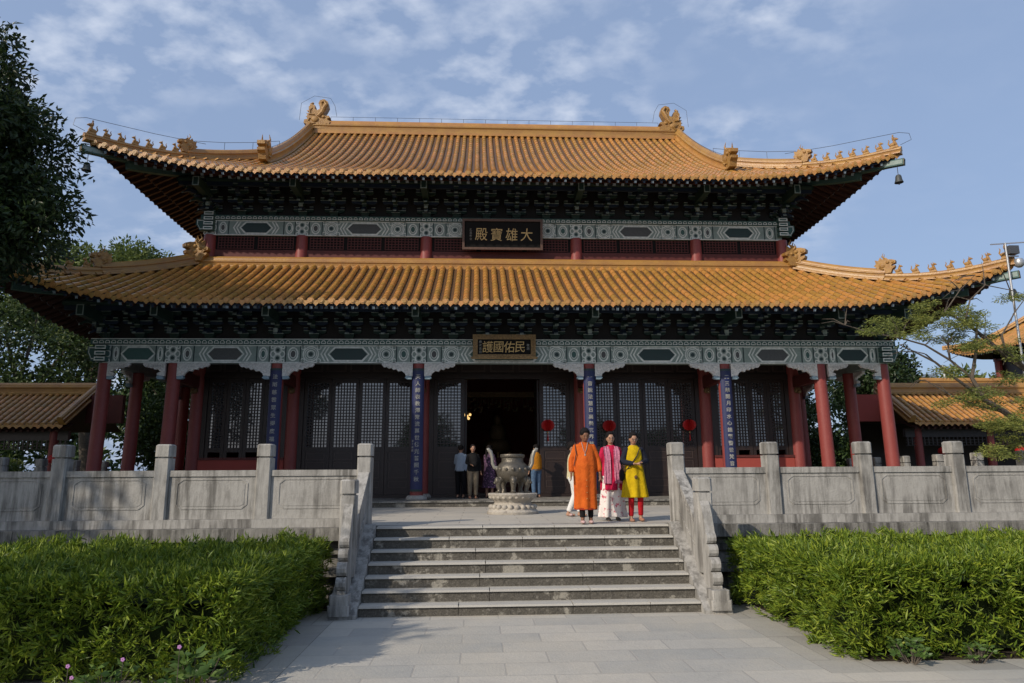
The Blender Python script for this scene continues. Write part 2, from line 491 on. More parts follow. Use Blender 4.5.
for sx in (-1, 1):       # sloping side stones
    b = MB()
    xa, xb = sorted((sx * (WS + .004), sx * 2.86))
    sl_ = HT / (7 * RUN)
    yt, yb = 11.898, 10.30
    def zc(y): return HT + .05 - (11.9 - y) * (HT - .05) / (11.9 - 10.25)
    b.hexa([(xa, 10.22, 0.0), (xb, 10.22, 0.0), (xb, yt, 0.0), (xa, yt, 0.0)],
           [(xa, 10.22, .06), (xb, 10.22, .06), (xb, yt, zc(yt)), (xa, yt, zc(yt))])
    b.build('side_stone', stone, st)

# ------------------------------------------------------------ balustrades
PX0, PSP, YB = 2.70, 1.683, 12.16


def post(b, x, y, zb, zt, w=.245):
    b.chbox(x, y, zb, zt - .235, w, w, .022, 0)
    b.chbox(x, y, zt - .237, zt - .205, w - .05, w - .05, .022, 0)
    b.chbox(x, y, zt - .207, zt, w + .012, w + .012, .03, 0, ct=.022)


def panel(b, T, L, h, th=.13):
    """panel of length L, height h: a slab with a raised octagonal field, both faces"""
    def fb(s, z, o): return T(s, z, o)
    b.prism([(0, 0), (L, 0), (L, h), (0, h)], lambda s, z, o: T(s, z, th / 2 - o), th)
    for sg in (1, -1):
        f = lambda s, z, o, sg=sg: T(s, z, sg * (th / 2 + o))
        m1 = .13
        x0, x1, z0, z1, c = m1, L - m1, h * .20, h * .82, .09
        P = [(x0 + c, z0), (x1 - c, z0), (x1, z0 + c * .8), (x1, z1 - c * .8), (x1 - c, z1), (x0 + c, z1), (x0, z1 - c * .8), (x0, z0 + c * .8)]
        b.outline(P, f, .009, .018)
        P2 = [(x0 + c + .03, z0 + .05), (x1 - c - .03, z0 + .05), (x1 - .05, z0 + c), (x1 - .05, z1 - c), (x1 - c - .03, z1 - .05), (x0 + c + .03, z1 - .05), (x0 + .05, z1 - c), (x0 + .05, z0 + c)]
        b.prism(P2, f, .005)
        b.prism([(0.0, h - .10), (L, h - .10), (L, h - .0), (0.0, h - .0)], f, .022)


sides = {-1: 'left', 1: 'right'}
for sx in (-1, 1):
    bal = thing('stone_balustrade', (sx * 8, YB, HT), 'long %s front balustrade of %s stone above the %s hedge' % (sides[sx], 'shaded blue-grey' if sx < 0 else 'sunlit pale grey', sides[sx]), 'balustrade', 'balustrades along the terrace front')
    xs = [sx * (PX0 + k * PSP) for k in range(7)]
    for k, x in enumerate(xs):
        b = MB(); post(b, x, YB, HT + .142 if k else HT, 2.514); b.build('post', stone, bal)
    b = MB(); b.box(min(xs), max(xs), YB - .17, YB + .15, HT + .002, HT + .14); b.build('base_kerb', stone, bal)
    for k in range(6):
        b = MB()
        a, c = sorted((xs[k], xs[k + 1]))
        a += .124; c -= .124
        panel(b, lambda s, z, o: (a + s, YB - o, HT + .142 + z), c - a, .80)
        b.build('panel', stone, bal)
    # side run going back along the terrace edge
    bal = thing('stone_balustrade', (sx * 13.35, 20, HT), 'balustrade running back along the %s edge of the terrace, only its post heads showing' % sides[sx], 'balustrade', 'balustrades along the terrace sides')
    ys = [YB + .3 + k * PSP for k in range(1, 9)]
    for y in ys:
        b = MB(); post(b, sx * 13.35, y, HT + .142, 2.514); b.build('post', stone, bal)
    b = MB(); b.box(sx * 13.35 - .15, sx * 13.35 + .15, ys[0] - .3, ys[-1] + .2, HT + .002, HT + .14); b.build('base_kerb', stone, bal)
    for k in range(len(ys) - 1):
        b = MB(); a = ys[k] + .124
        panel(b, lambda s, z, o: (sx * 13.35 + o, a + s, HT + .142 + z), PSP - .248, .80)
        b.build('panel', stone, bal)
    # stair balustrade
    bal = thing('stone_balustrade', (sx * 2.7, 11, 0), 'sloping %s stair balustrade ending in a scrolled drum stone' % sides[sx], 'balustrade', 'balustrades beside the steps')
    yp = 10.86
    def zr(y): return zc(y)
    b = MB(); post(b, sx * 2.72, yp, zr(yp) + .002, 1.915, .235); b.build('post', stone, bal)
    b = MB()
    y0_, y1_ = yp + .118, YB - .125
    T = lambda y, z, o: (sx * 2.70 + o, y, z)
    th = .13
    # sloped slab
    lo = lambda y: zr(y) + .002
    hi = lambda y: zr(y) + .86
    b.prism([(y0_, lo(y0_)), (11.895, lo(11.895)), (y1_, HT + .06), (y1_, hi(y1_) - .10), (y0_, hi(y0_) - .16)], lambda s, z, o: T(s, z, th / 2 - o), th)
    for sg in (1, -1):
        f = lambda s, z, o, sg=sg: T(s, z, sg * (th / 2 + o))
        b.outline([(y0_ + .12, lo(y0_) + .30), (y1_ - .12, lo(y1_) + .10), (y1_ - .12, hi(y1_) - .30), (y0_ + .12, hi(y0_) - .22)], f, .015, .022)
        b.prism([(y0_, hi(y0_) - .25), (y1_, hi(y1_) - .19), (y1_, hi(y1_) - .10), (y0_, hi(y0_) - .16)], f, .024)
    b.build('panel', stone, bal)
    b = MB()
    # drum stone with scalloped outer edge
    ye = yp - .118
    P = [(ye, zr(ye) + .0), (ye, 1.56)]
    top = [(ye - .06, 1.50), (ye - .14, 1.33), (ye - .20, 1.13)]
    P += top
    def lobes(y, z, r, n=6, a0=100, a1=-30):
        return [(y - r * math.sin(R(a)) * 1.0, z + r * math.cos(R(a))) for a in np.linspace(a0 - 90, a1 + 180, n)]
    for (cy_, cz_, r_) in ((ye - .185, 1.02, .085), (ye - .24, .85, .095), (ye - .30, .66, .11), (ye - .36, .47, .095)):
        P += [(cy_ - r_ * math.sin(R(a)), cz_ + r_ * math.cos(R(a))) for a in (20, 50, 80, 110, 140, 165)]
    P += [(10.34, .36), (10.34, zr(10.36) + .0)]
    b.prism(P, lambda s, z, o: T(s, z, .07 - o), .14)
    b.build('drum_stone', stone, bal)
    b = MB()
    b.chbox(sx * 2.70, 10.35, .06, .20, .30, .34, .02)
    b.chbox(sx * 2.70, 10.33, .20, .33, .26, .28, .02)
    b.build('drum_base', stone, bal)

# ============================================================ THE HALL
HB = 1.294
C1, C2, C3, C4 = 2.518, 6.616, 9.607, 11.564
YC, YU, YM = 20.28, 22.2, 28.0
hall = thing('temple_hall', (0, YM, HT), 'large red timber temple hall with double yellow tiled roof on the terrace', 'temple hall')
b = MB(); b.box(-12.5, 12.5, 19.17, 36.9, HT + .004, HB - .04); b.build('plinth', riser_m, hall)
b = MB(); b.box(-12.54, 12.54, 19.13, 36.95, HB - .038, HB); b.build('plinth_edge', stone_dark, hall)
b = MB(); b.box(-9.5, 9.5, 22.3, 33.6, HB + .004, HB + .03); b.build('inner_floor', terr_m, hall)


def column(x, y, z0, z1, r, base=True, lean=0):
    b = MB()
    n = 20; rings = []
    zz0 = z0 + (.12 if base else 0)
    for t in (0, .25, .5, .75, 1):
        z = zz0 + (z1 - zz0) * t; rr = r * (1 - .07 * t * t)
        rings.append([(x + lean * t + rr * math.cos(2 * math.pi * j / n), y + rr * math.sin(2 * math.pi * j / n), z) for j in range(n)])
    b.rings(rings)
    o = b.build('column', red, hall, smooth=True)
    if base:
        b = MB(); b.lathe([(.30, 0), (.31, .03), (.27, .10), (.235, .125)], (x, y, z0 + .002), 20)
        b.build('column_base', stone, o)
    return o


front_x = [-C4, -C3, -C2, -C1, C1, C2, C3, C4]
for x in front_x: column(x, YC, HB, 5.20, .19, lean=-.05 * np.sign(x) if abs(x) > 9 else 0)
for x in (-C3, -C2, -C1, C1, C2, C3): column(x, YU, HB, 6.4, .205)
for sx in (-1, 1):
    for y in (YU, 25.8, 30.2, 33.8, 35.72):
        column(sx * C4, y, HB, 5.20, .19, lean=-.05 * sx)
for x in (-C3, -C2, -C1, C1, C2, C3): column(x, 33.8, HB, 6.4, .205); column(x, 35.72, HB, 5.2, .19)

TF = lambda s, z, o: (s, YC - .11 - o, z)
TU = lambda s, z, o: (s, YU - .10 - o, z)


def mkside(x0, sg): return lambda s, z, o: (sg * (x0 + o), s, z)


def circ(cx, cz, r, n=14, rz=1.0): return [(cx + r * math.cos(2 * math.pi * i / n), cz + r * rz * math.sin(2 * math.pi * i / n)) for i in range(n)]


def paint_bay(b, T, x0, x1, z0, z1, ccol):
    """traditional panel layout between two columns at x0 and x1"""
    h = z1 - z0; zc_ = (z0 + z1) / 2; W = x1 - x0
    t = .006
    b.prism([(x0, z0), (x1, z0), (x1, z0 + .035), (x0, z0 + .035)], T, t, 1)
    b.prism([(x0, z1 - .035), (x1, z1 - .035), (x1, z1), (x0, z1)], T, t, 1)
    hw = .23
    wd = .40 if W > 3.6 else (.34 if W > 2.6 else .22)
    wr = .55 if W > 3.6 else (.12 if W > 2.6 else -.03)
    nc = 2 if W > 2.2 else 0
    for s, sg in ((x0, 1), (x1, -1)):
        P = lambda a: s + sg * a
        def q(a, c, z_a, z_b): return [(P(a), z_a), (P(c), z_a), (P(c), z_b), (P(a), z_b)] if sg > 0 else [(P(c), z_a), (P(a), z_a), (P(a), z_b), (P(c), z_b)]
        # crossed lozenges over the column
        if sg > 0:
            for k in range(2):
                zz = z0 + h * (.28 + .44 * k)
                b.outline(circ(s, zz, .125, 12, h * .25 / .125), T, t, .045, 1)
                b.prism(circ(s, zz, .05, 8), T, t + .002, 3)
            for q2 in (-1, 1):
                b.outline(circ(s + q2 * .13, z0 + h * .5, .09, 8, 1.2), T, t + .002, .035, 1)
                for q3 in (-1, 1): b.outline(circ(s + q2 * .15, z0 + h * (.5 + q3 * .38), .06, 8), T, t + .001, .03, 1)
        b.prism(q(hw - .015, hw + .018, z0 + .03, z1 - .03), T, .008, 3)
        # box with a lens
        a0, a1 = hw + .03, hw + wd
        m = (a0 + a1) / 2
        lens = circ(P(m), zc_, (a1 - a0) * .42, 14, (h / 2 - .055) / ((a1 - a0) * .42))
        b.outline(lens, T, t, .04, 1)
        b.prism([(zz[0] * .52 + P(m) * .48, zz[1] * .52 + zc_ * .48) for zz in lens], T, t + .001, 4 if sg > 0 else 2)
        b.outline([(zz[0] * .58 + P(m) * .42, zz[1] * .58 + zc_ * .42) for zz in lens], T, t + .002, .02, 1)
        b.prism(q(hw + wd + .012, hw + wd + .045, z0 + .03, z1 - .03), T, .008, 3)
        # rosette
        if wr > .3:
            cr = hw + wd + .05 + wr / 2
            rr = min(h * .45, wr * .47)
            b.outline(circ(P(cr), zc_, rr, 16), T, t, .035, 1)
            b.outline(circ(P(cr), zc_, rr * .76, 14), T, t, .022, 1)
            b.outline(circ(P(cr), zc_, rr * .52, 14), T, t, .03, 1)
            b.prism(circ(P(cr), zc_, rr * .25, 10), T, .009, 3)
            for sz in (-1, 1):
                b.outline(circ(P(cr + wr * .42), zc_ + sz * h * .36, .07, 8), T, t, .025, 1)
                b.outline(circ(P(cr - wr * .42), zc_ + sz * h * .36, .07, 8), T, t, .025, 1)
        # chevrons towards the centre
        e = hw + wd + .05 + wr
        for k in range(nc):
            a = e + k * .10
            cz = .12
            pts = [(P(a), z0 + .05), (P(a + .045), z0 + .05), (P(a + .045 + cz), zc_), (P(a + .045), z1 - .05), (P(a), z1 - .05), (P(a + cz), zc_)]
            pts2 = [(P(a + cz), z0 + .05), (P(a + cz + .045), z0 + .05), (P(a + .045), zc_), (P(a + .045 + cz), z1 - .05), (P(a + cz), z1 - .05), (P(a), zc_)]
            pp = pts2
            if sg < 0: pp = pp[::-1]
            b.prism(pp, T, t, 1)
    e = hw + wd + .05 + wr + nc * .10 + .08
    a, c = x0 + e, x1 - e
    hexa_ = [(a, zc_), (a + .15, z0 + .10), (c - .15, z0 + .10), (c, zc_), (c - .15, z1 - .10), (a + .15, z1 - .10)]
    b.outline([(a - .07, zc_), (a + .12, z0 + .045), (c - .12, z0 + .045), (c + .07, zc_), (c - .12, z1 - .045), (a + .12, z1 - .045)], T, .007, .045, 1)
    b.prism(hexa_, T, .010, ccol)


def queti(T, x, sg, W=.86, H=.40, top=5.205):
    b = MB()
    P = [(0, 0), (W, 0), (W, -.05), (W - .06, -.11), (W - .14, -.09), (W - .20, -.15), (W - .28, -.13), (W - .33, -.19), (W - .43, -.17), (W - .48, -.24), (W - .58, -.22), (.22, -.30), (.20, -.36), (.0, -.38)]
    P = [(min(max(a, 0), W), c) for a, c in P]
    poly = [(x + sg * a, top + c) for a, c in P]
    if sg < 0: poly = poly[::-1]
    T2 = lambda s, z, o: T(s, z, o - .06)
    b.prism(poly[::-1], T2, .10, 0)
    # curling leaves in relief
    for i in range(9):
        a = .10 + (W - .2) * i / 8
        b.outline(circ(x + sg * a, top - .07 - .035 * ((i * 5) % 3) * (1 - a / W), .05, 8), lambda s, z, o: T(s, z, o + .04), .018, .02, 0)
    b.prism([(x + sg * .02, top - H + .01), (x + sg * .18, top - H + .03), (x + sg * .22, top - H - .03), (x + sg * .16, top - H - .07), (x + sg * .02, top - H - .07)][::sg], T2, .13, 1)
    return b.build('carved_bracket', [carve, carve_blue], hall)


cents = [3, 4, 2, 4, 2, 4, 3]
cents = [2, 4, 3, 2, 3, 4, 3]
pm = [p_base, p_white, p_teal, p_dark, p_grey]
for k in range(7):
    x0, x1 = front_x[k], front_x[k + 1]
    b = MB(); b.box(x0 + .0 if k else x0 - .1, x1 if k < 6 else x1 + .1, YC - .11, YC + .14, 5.215, 5.745, 0)
    paint_bay(b, TF, x0, x1, 5.215, 5.745, cents[k])
    b.build('painted_beam', pm, hall)
    W = min(.90, (x1 - x0) / 2 - .32) if (x1 - x0) > 2.5 else .62
    queti(TF, x0 + .17, 1, W=W); queti(TF, x1 - .17, -1, W=W)
# top plate with cloud scallops
b = MB(); b.box(-C4 - .35, C4 + .35, YC - .19, YC + .19, 5.75, 5.92, 0)
n = int((2 * C4 + .6) / .17)
for i in range(n):
    x = -C4 - .3 + (2 * C4 + .6) * (i + .5) / n
    T = lambda s, z, o: (s, YC - .19 - o, z)
    b.outline([(x - .07, 5.77), (x + .07, 5.77), (x + .065, 5.83), (x + .03, 5.87), (x - .03, 5.87), (x - .065, 5.83)], T, .006, .022, 1)
b.prism([(-C4 - .34, 5.895), (C4 + .34, 5.895), (C4 + .34, 5.918), (-C4 - .34, 5.918)], lambda s, z, o: (s, YC - .19 - o, z), .006, 1)
b.build('beam_top_plate', [p_teal, p_white], hall)
for sx in (-1, 1):       # side beams and top plates
    TS = mkside(C4 + .10, sx)
    ysd = [YC, YU, 25.8, 30.2, 33.8, 35.72]
    for k in range(5):
        b = MB(); b.box(min(sx * (C4 - .13), sx * (C4 + .10)), max(sx * (C4 - .13), sx * (C4 + .10)), ysd[k] + (.15 if k == 0 else 0), ysd[k + 1], 5.215, 5.745, 0)
        if k < 3: paint_bay(b, TS, ysd[k] + (.15 if k == 0 else 0), ysd[k + 1], 5.215, 5.745, cents[k])
        b.build('painted_beam', pm, hall)
        TI = lambda s, z, o: (sx * (C4 + .06 - o), s, z)
        if k < 2:
            queti(TI, ysd[k] + .17, 1, W=.55 if k == 0 else .8); queti(TI, ysd[k + 1] - .17, -1, W=.55 if k == 0 else .8)
    b = MB(); b.box(min(sx * (C4 - .19), sx * (C4 + .19)), max(sx * (C4 - .19), sx * (C4 + .19)), YC + .2, 35.9, 5.75, 5.92); b.build('beam_top_plate', p_teal, hall)
    # projecting beam ends at the corner
    b = MB()
    T = lambda s, z, o: (s, YC - .09 - o, z)
    b.prism([(sx * (C4 + .12), 5.30), (sx * (C4 + .34), 5.26), (sx * (C4 + .40), 5.42), (sx * (C4 + .47), 5.50), (sx * (C4 + .47), 5.70), (sx * (C4 + .12), 5.70)][::sx], lambda s, z, o: (s, YC + .08 - o, z), .18, 2)
    b.outline([(sx * (C4 + .15), 5.34), (sx * (C4 + .33), 5.32), (sx * (C4 + .38), 5.42), (sx * (C4 + .43), 5.52), (sx * (C4 + .43), 5.67), (sx * (C4 + .15), 5.67)][::sx], lambda s, z, o: (s, YC - .10 - o, z), .008, .03, 1)
    for k in range(3):
        b.box(sx * C4 - .16, sx * C4 + .16, YC - .30, YC - .115, 5.24 + k * .17, 5.37 + k * .17, 2)
        b.outline([(sx * C4 - .15, 5.25 + k * .17), (sx * C4 + .15, 5.25 + k * .17), (sx * C4 + .15, 5.36 + k * .17), (sx * C4 - .15, 5.36 + k * .17)], lambda s, z, o: (s, YC - .30 - o, z), .006, .03, 1)
    b.build('beam_end', pm, hall)
b = MB()
b.box(-C4, C4, 35.6, 35.85, 5.215, 5.745); b.build('rear_beam', p_base, hall)

# tie beams over the veranda and its ceiling
for x in front_x[1:-1]:
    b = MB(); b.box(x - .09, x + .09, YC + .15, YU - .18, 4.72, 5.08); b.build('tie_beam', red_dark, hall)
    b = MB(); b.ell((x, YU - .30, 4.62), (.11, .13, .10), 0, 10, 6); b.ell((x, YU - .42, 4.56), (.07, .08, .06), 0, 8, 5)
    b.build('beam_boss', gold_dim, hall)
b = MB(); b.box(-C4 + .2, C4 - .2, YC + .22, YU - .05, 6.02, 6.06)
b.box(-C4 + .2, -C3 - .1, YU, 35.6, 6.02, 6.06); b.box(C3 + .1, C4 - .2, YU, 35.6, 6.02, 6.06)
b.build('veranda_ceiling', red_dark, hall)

# ------------------------------------------------------------ walls of the core
b = MB()
for sx in (-1, 1):
    b.box(min(sx * (C3 - .10), sx * (C3 + .10)), max(sx * (C3 - .10), sx * (C3 + .10)), YU + .21, 33.6, HB, 6.6)
b.box(-C3, C3, 33.7, 33.9, HB, 6.6)
b.build('red_wall', red_wall, hall)
b = MB(); b.box(-C3 - .1, C3 + .1, 22.3, 33.6, 6.62, 6.68); b.build('inner_ceiling', dark_wood, hall)


def leaf_panel(xa, xb, name, zs, ztop, zl, y=YU + .02, sub=True, ang=0):
    """one wooden leaf: frame, lattice, glass; zs bottom, zl bottom of the lattice, ztop top"""
    w = xb - xa; f = .13 if w > .85 else .10
    b = MB()
    b.box(xa, xa + f, y - .045, y + .045, zs, ztop); b.box(xb - f, xb, y - .045, y + .045, zs, ztop)
    b.box(xa + f, xb - f, y - .043, y + .043, ztop - .12, ztop); b.box(xa + f, xb - f, y - .043, y + .043, zl - .14, zl)
    if zs < zl - .3:
        b.box(xa + f, xb - f, y - .020, y + .020, zs, zl - .14)
        b.box(xa + f, xb - f, y - .043, y + .043, zs, zs + .16)
        T = lambda s, z, o: (s, y - .020 - o, z)
        if zl - zs > 1:
            hs = [(zs + .20, zs + .42), (zs + .50, zl - .46), (zl - .40, zl - .17)]
            b.box(xa + f, xb - f, y - .043, y + .043, zs + .43, zs + .49); b.box(xa + f, xb - f, y - .043, y + .043, zl - .45, zl - .41)
        else: hs = [(zs + .18, zl - .17)]
        for h0, h1 in hs:
            b.outline([(xa + f + .04, h0), (xb - f - .04, h0), (xb - f - .04, h1), (xa + f + .04, h1)], T, .014, .028, 1)
    d = b.build(name, [dark_wood, dark_line], hall)
    b = MB()
    x0, x1, z0, z1 = xa + f, xb - f, zl, ztop - .12
    nx = max(3, round((x1 - x0) / .098)); nz_ = round((z1 - z0) / .098)
    for i in range(1, nx): b.box(x0 + (x1 - x0) * i / nx - .013, x0 + (x1 - x0) * i / nx + .013, y - .036, y - .012, z0, z1)
    for j in range(1, nz_): b.box(x0, x1, y - .034, y - .010, z0 + (z1 - z0) * j / nz_ - .013, z0 + (z1 - z0) * j / nz_ + .013)
    b.build('lattice', dark_wood, d)
    b = MB(); b.box(x0, x1, y + .004, y + .012, z0, z1); b.build('glass_pane', pane, d)
    return d


ZT = 5.02
doors = {}
r_ = .21
for k, (x0, x1) in enumerate([(-C3, -C2), (-C2, -C1), (-C1, C1), (C1, C2), (C2, C3)]):
    a, c = x0 + r_ - .02, x1 - r_ + .02
    b = MB(); b.box(a, c, YU - .08, YU + .10, ZT + .003, ZT + .16); b.box(a, c, YU - .02, YU + .06, ZT + .16, 6.5)
    n = 5
    for i in range(n):
        s0 = a + (c - a) * (i + .08) / n; s1 = a + (c - a) * (i + .92) / n
        b.outline([(s0, ZT + .24), (s1, ZT + .24), (s1, ZT + .75), (s0, ZT + .75)], lambda s, z, o: (s, YU - .02 - o, z), .02, .05, 1)
    b.box(a, a + .14, YU - .06, YU + .08, HB, ZT); b.box(c - .14, c, YU - .06, YU + .08, HB, ZT)
    b.build('door_frame' if 0 < k < 4 else 'window_frame', [dark_wood, dark_line], hall)
    a += .145; c -= .145
    if k in (1, 3):
        w = (c - a) / 4
        for i in range(4): leaf_panel(a + i * w + .006, a + (i + 1) * w - .006, 'door_leaf', HB + .10, ZT, 2.87)
        b = MB(); b.box(a, c, YU - .07, YU + .09, HB + .002, HB + .095); b.build('door_sill', dark_wood, hall)
    elif k == 2:
        leaf_panel(a, a + .98, 'door_leaf', HB + .10, ZT, 2.87); leaf_panel(c - .98, c, 'door_leaf', HB + .10, ZT, 2.87)
        b = MB(); b.box(a, c, YU - .07, YU + .09, HB + .002, HB + .095); b.build('door_sill', dark_wood, hall)
        for sx in (-1, 1):      # leaves folded open into the hall
            x = sx * (c - 1.02)
            b = MB(); b.box(x - .03, x + .03, YU + .12, YU + 1.1, HB + .1, ZT); b.build('open_door_leaf', dark_wood, hall)
    else:
        w = (c - a) / 4
        for i in range(4): leaf_panel(a + i * w + .006, a + (i + 1) * w - .006, 'window_leaf', 2.56, ZT, 2.86)
        b = MB(); b.box(a - .14, c + .14, YU - .10, YU + .12, HB + .002, 2.48); b.build('sill_wall', red_wall, hall)
        b = MB(); b.box(a - .14, c + .14, YU - .13, YU + .13, 2.482, 2.556); b.build('window_sill', red_dark, hall)

# ------------------------------------------------------------ upper storey front wall
ZU0, ZU1 = 9.12, 9.79
for (x0, x1) in [(-C3, -C2), (-C2, -C1), (-C1, C1), (C1, C2), (C2, C3)]:
    b = MB(); b.box(x0, x1, YU - .10, YU + .14, ZU1, 10.31, 0)
    paint_bay(b, TU, x0, x1, ZU1, 10.31, {0: 4}.get(0) if x0 in (-C2, C1) else 3)
    b.build('painted_beam', pm, hall)
    b = MB(); b.box(x0, x1, YU - .02, YU + .06, 9.30, ZU1)
    w = (x1 - x0 - .4); nn = 2 if w < 3.2 else 3
    for i in range(nn):
        s0 = x0 + .2 + w * (i + .06) / nn; s1 = x0 + .2 + w * (i + .94) / nn
        nb = int((s1 - s0) / .10)
        for j in range(nb + 1): b.box(s0 + (s1 - s0) * j / nb - .012, s0 + (s1 - s0) * j / nb + .012, YU - .045, YU - .02, 9.34, 9.77, 1)
        for j in range(6): b.box(s0, s1, YU - .043, YU - .022, 9.36 + .092 * j - .011, 9.36 + .092 * j + .011, 1)
    b.build('upper_lattice_window', [black_b, red_dark], hall)
    b = MB(); b.box(x0, x1, YU - .07, YU + .1, 9.02, 9.30); b.build('upper_sill', red_dark, hall)
for x in (-C3, -C2, -C1, C1, C2, C3): column(x, YU - .02, 8.9, ZU1, .20, base=False)
b = MB(); b.box(-C3 - .3, C3 + .3, YU - .17, YU + .17, 10.315, 10.46, 0)
n = int(2 * C3 / .17)
for i in range(n):
    x = -C3 - .2 + (2 * C3 + .4) * (i + .5) / n
    b.outline([(x - .07, 10.33), (x + .07, 10.33), (x + .06, 10.39), (x + .03, 10.42), (x - .03, 10.42), (x - .06, 10.39)], lambda s, z, o: (s, YU - .17 - o, z), .006, .022, 1)
b.build('beam_top_plate', [p_teal, p_white], hall)
for sx in (-1, 1):
    b = MB(); xa, xb = sorted((sx * (C3 - .1), sx * (C3 + .12)))
    b.box(xa, xb, YU + .15, 33.9, ZU1, 10.53)
    b.build('painted_beam', p_base, hall)
    b = MB(); xa, xb = sorted((sx * (C3 - .06), sx * (C3 + .04))); b.box(xa, xb, YU + .15, 33.9, 8.9, ZU1); b.build('upper_side_wall', red_dark, hall)
    b = MB()
    b.prism([(sx * (C3 + .12), 9.98), (sx * (C3 + .34), 9.94), (sx * (C3 + .40), 10.06), (sx * (C3 + .47), 10.14), (sx * (C3 + .47), 10.34), (sx * (C3 + .12), 10.34)][::sx], lambda s, z, o: (s, YU + .08 - o, z), .18, 2)
    b.outline([(sx * (C3 + .15), 10.0), (sx * (C3 + .33), 9.98), (sx * (C3 + .38), 10.08), (sx * (C3 + .43), 10.16), (sx * (C3 + .43), 10.31), (sx * (C3 + .15), 10.31)][::sx], lambda s, z, o: (s, YU - .10 - o, z), .008, .03, 1)
    for k in range(4):
        b.box(sx * C3 - .16, sx * C3 + .16, YU - .30, YU - .115, 9.90 + k * .17, 10.03 + k * .17, 2)
        b.outline([(sx * C3 - .15, 9.91 + k * .17), (sx * C3 + .15, 9.91 + k * .17), (sx * C3 + .15, 10.02 + k * .17), (sx * C3 - .15, 10.02 + k * .17)], lambda s, z, o: (s, YU - .30 - o, z), .006, .03, 1)
    b.build('beam_end', pm, hall)
b = MB(); b.box(-C3, C3, 33.7, 33.9, 8.9, 10.5); b.build('upper_rear_wall', red_dark, hall)


# ------------------------------------------------------------ roofs
class Roof: pass


def mkroof(**k):
    r = Roof(); r.__dict__.update(k)
    def P(d): t = d / r.D; return r.rise * (r.a * t + (1 - r.a) * t * t)
    def g(c): return max(0, 1 - max(c, 0) / r.c0) ** r.pw
    def pt(face, s, d, dz=0):
        if face in 'FB': cs, out, ah = r.cax - abs(s), r.cay - r.ay, r.ay
        else: cs, out, ah = r.cay - abs(s), r.cax - r.ax, r.ax
        G = g(cs); k_ = max(0, 1 - d / r.Df)
        o = ah + out * G * k_ - d
        z = r.z0 + P(max(d, -.5)) + r.Lz * G * k_ + dz
        if face == 'F': return Vector((s, YM - o, z))
        if face == 'B': return Vector((s, YM + o, z))
        if face == 'L': return Vector((-o, YM + s, z))
        return Vector((o, YM + s, z))
    def dmax(face, s):
        if face in 'FB': cs, span, Dm = r.cax - abs(s), r.cax - r.xin, r.D
        else: cs, span, Dm = r.cay - abs(s), r.cay - r.yin, r.Dh
        if cs >= span: return Dm
        return r.Dh * cs / span
    r.pt, r.dmax, r.P = pt, dmax, P
    return r


LOW = mkroof(ax=13.56, ay=9.75, cax=14.0, cay=10.2, z0=6.60, D=3.70, Dh=3.70, rise=2.10, a=.88, Lz=1.0, c0=5.2, pw=2.1, Df=3.7, xin=9.86, yin=6.05, sp=.275)
UPR = mkroof(ax=11.75, ay=7.90, cax=12.30, cay=8.45, z0=11.17, D=7.90, Dh=3.70, rise=5.38, a=.72, Lz=.58, c0=5.6, pw=2.1, Df=3.9, xin=8.05, yin=4.2, sp=.275)


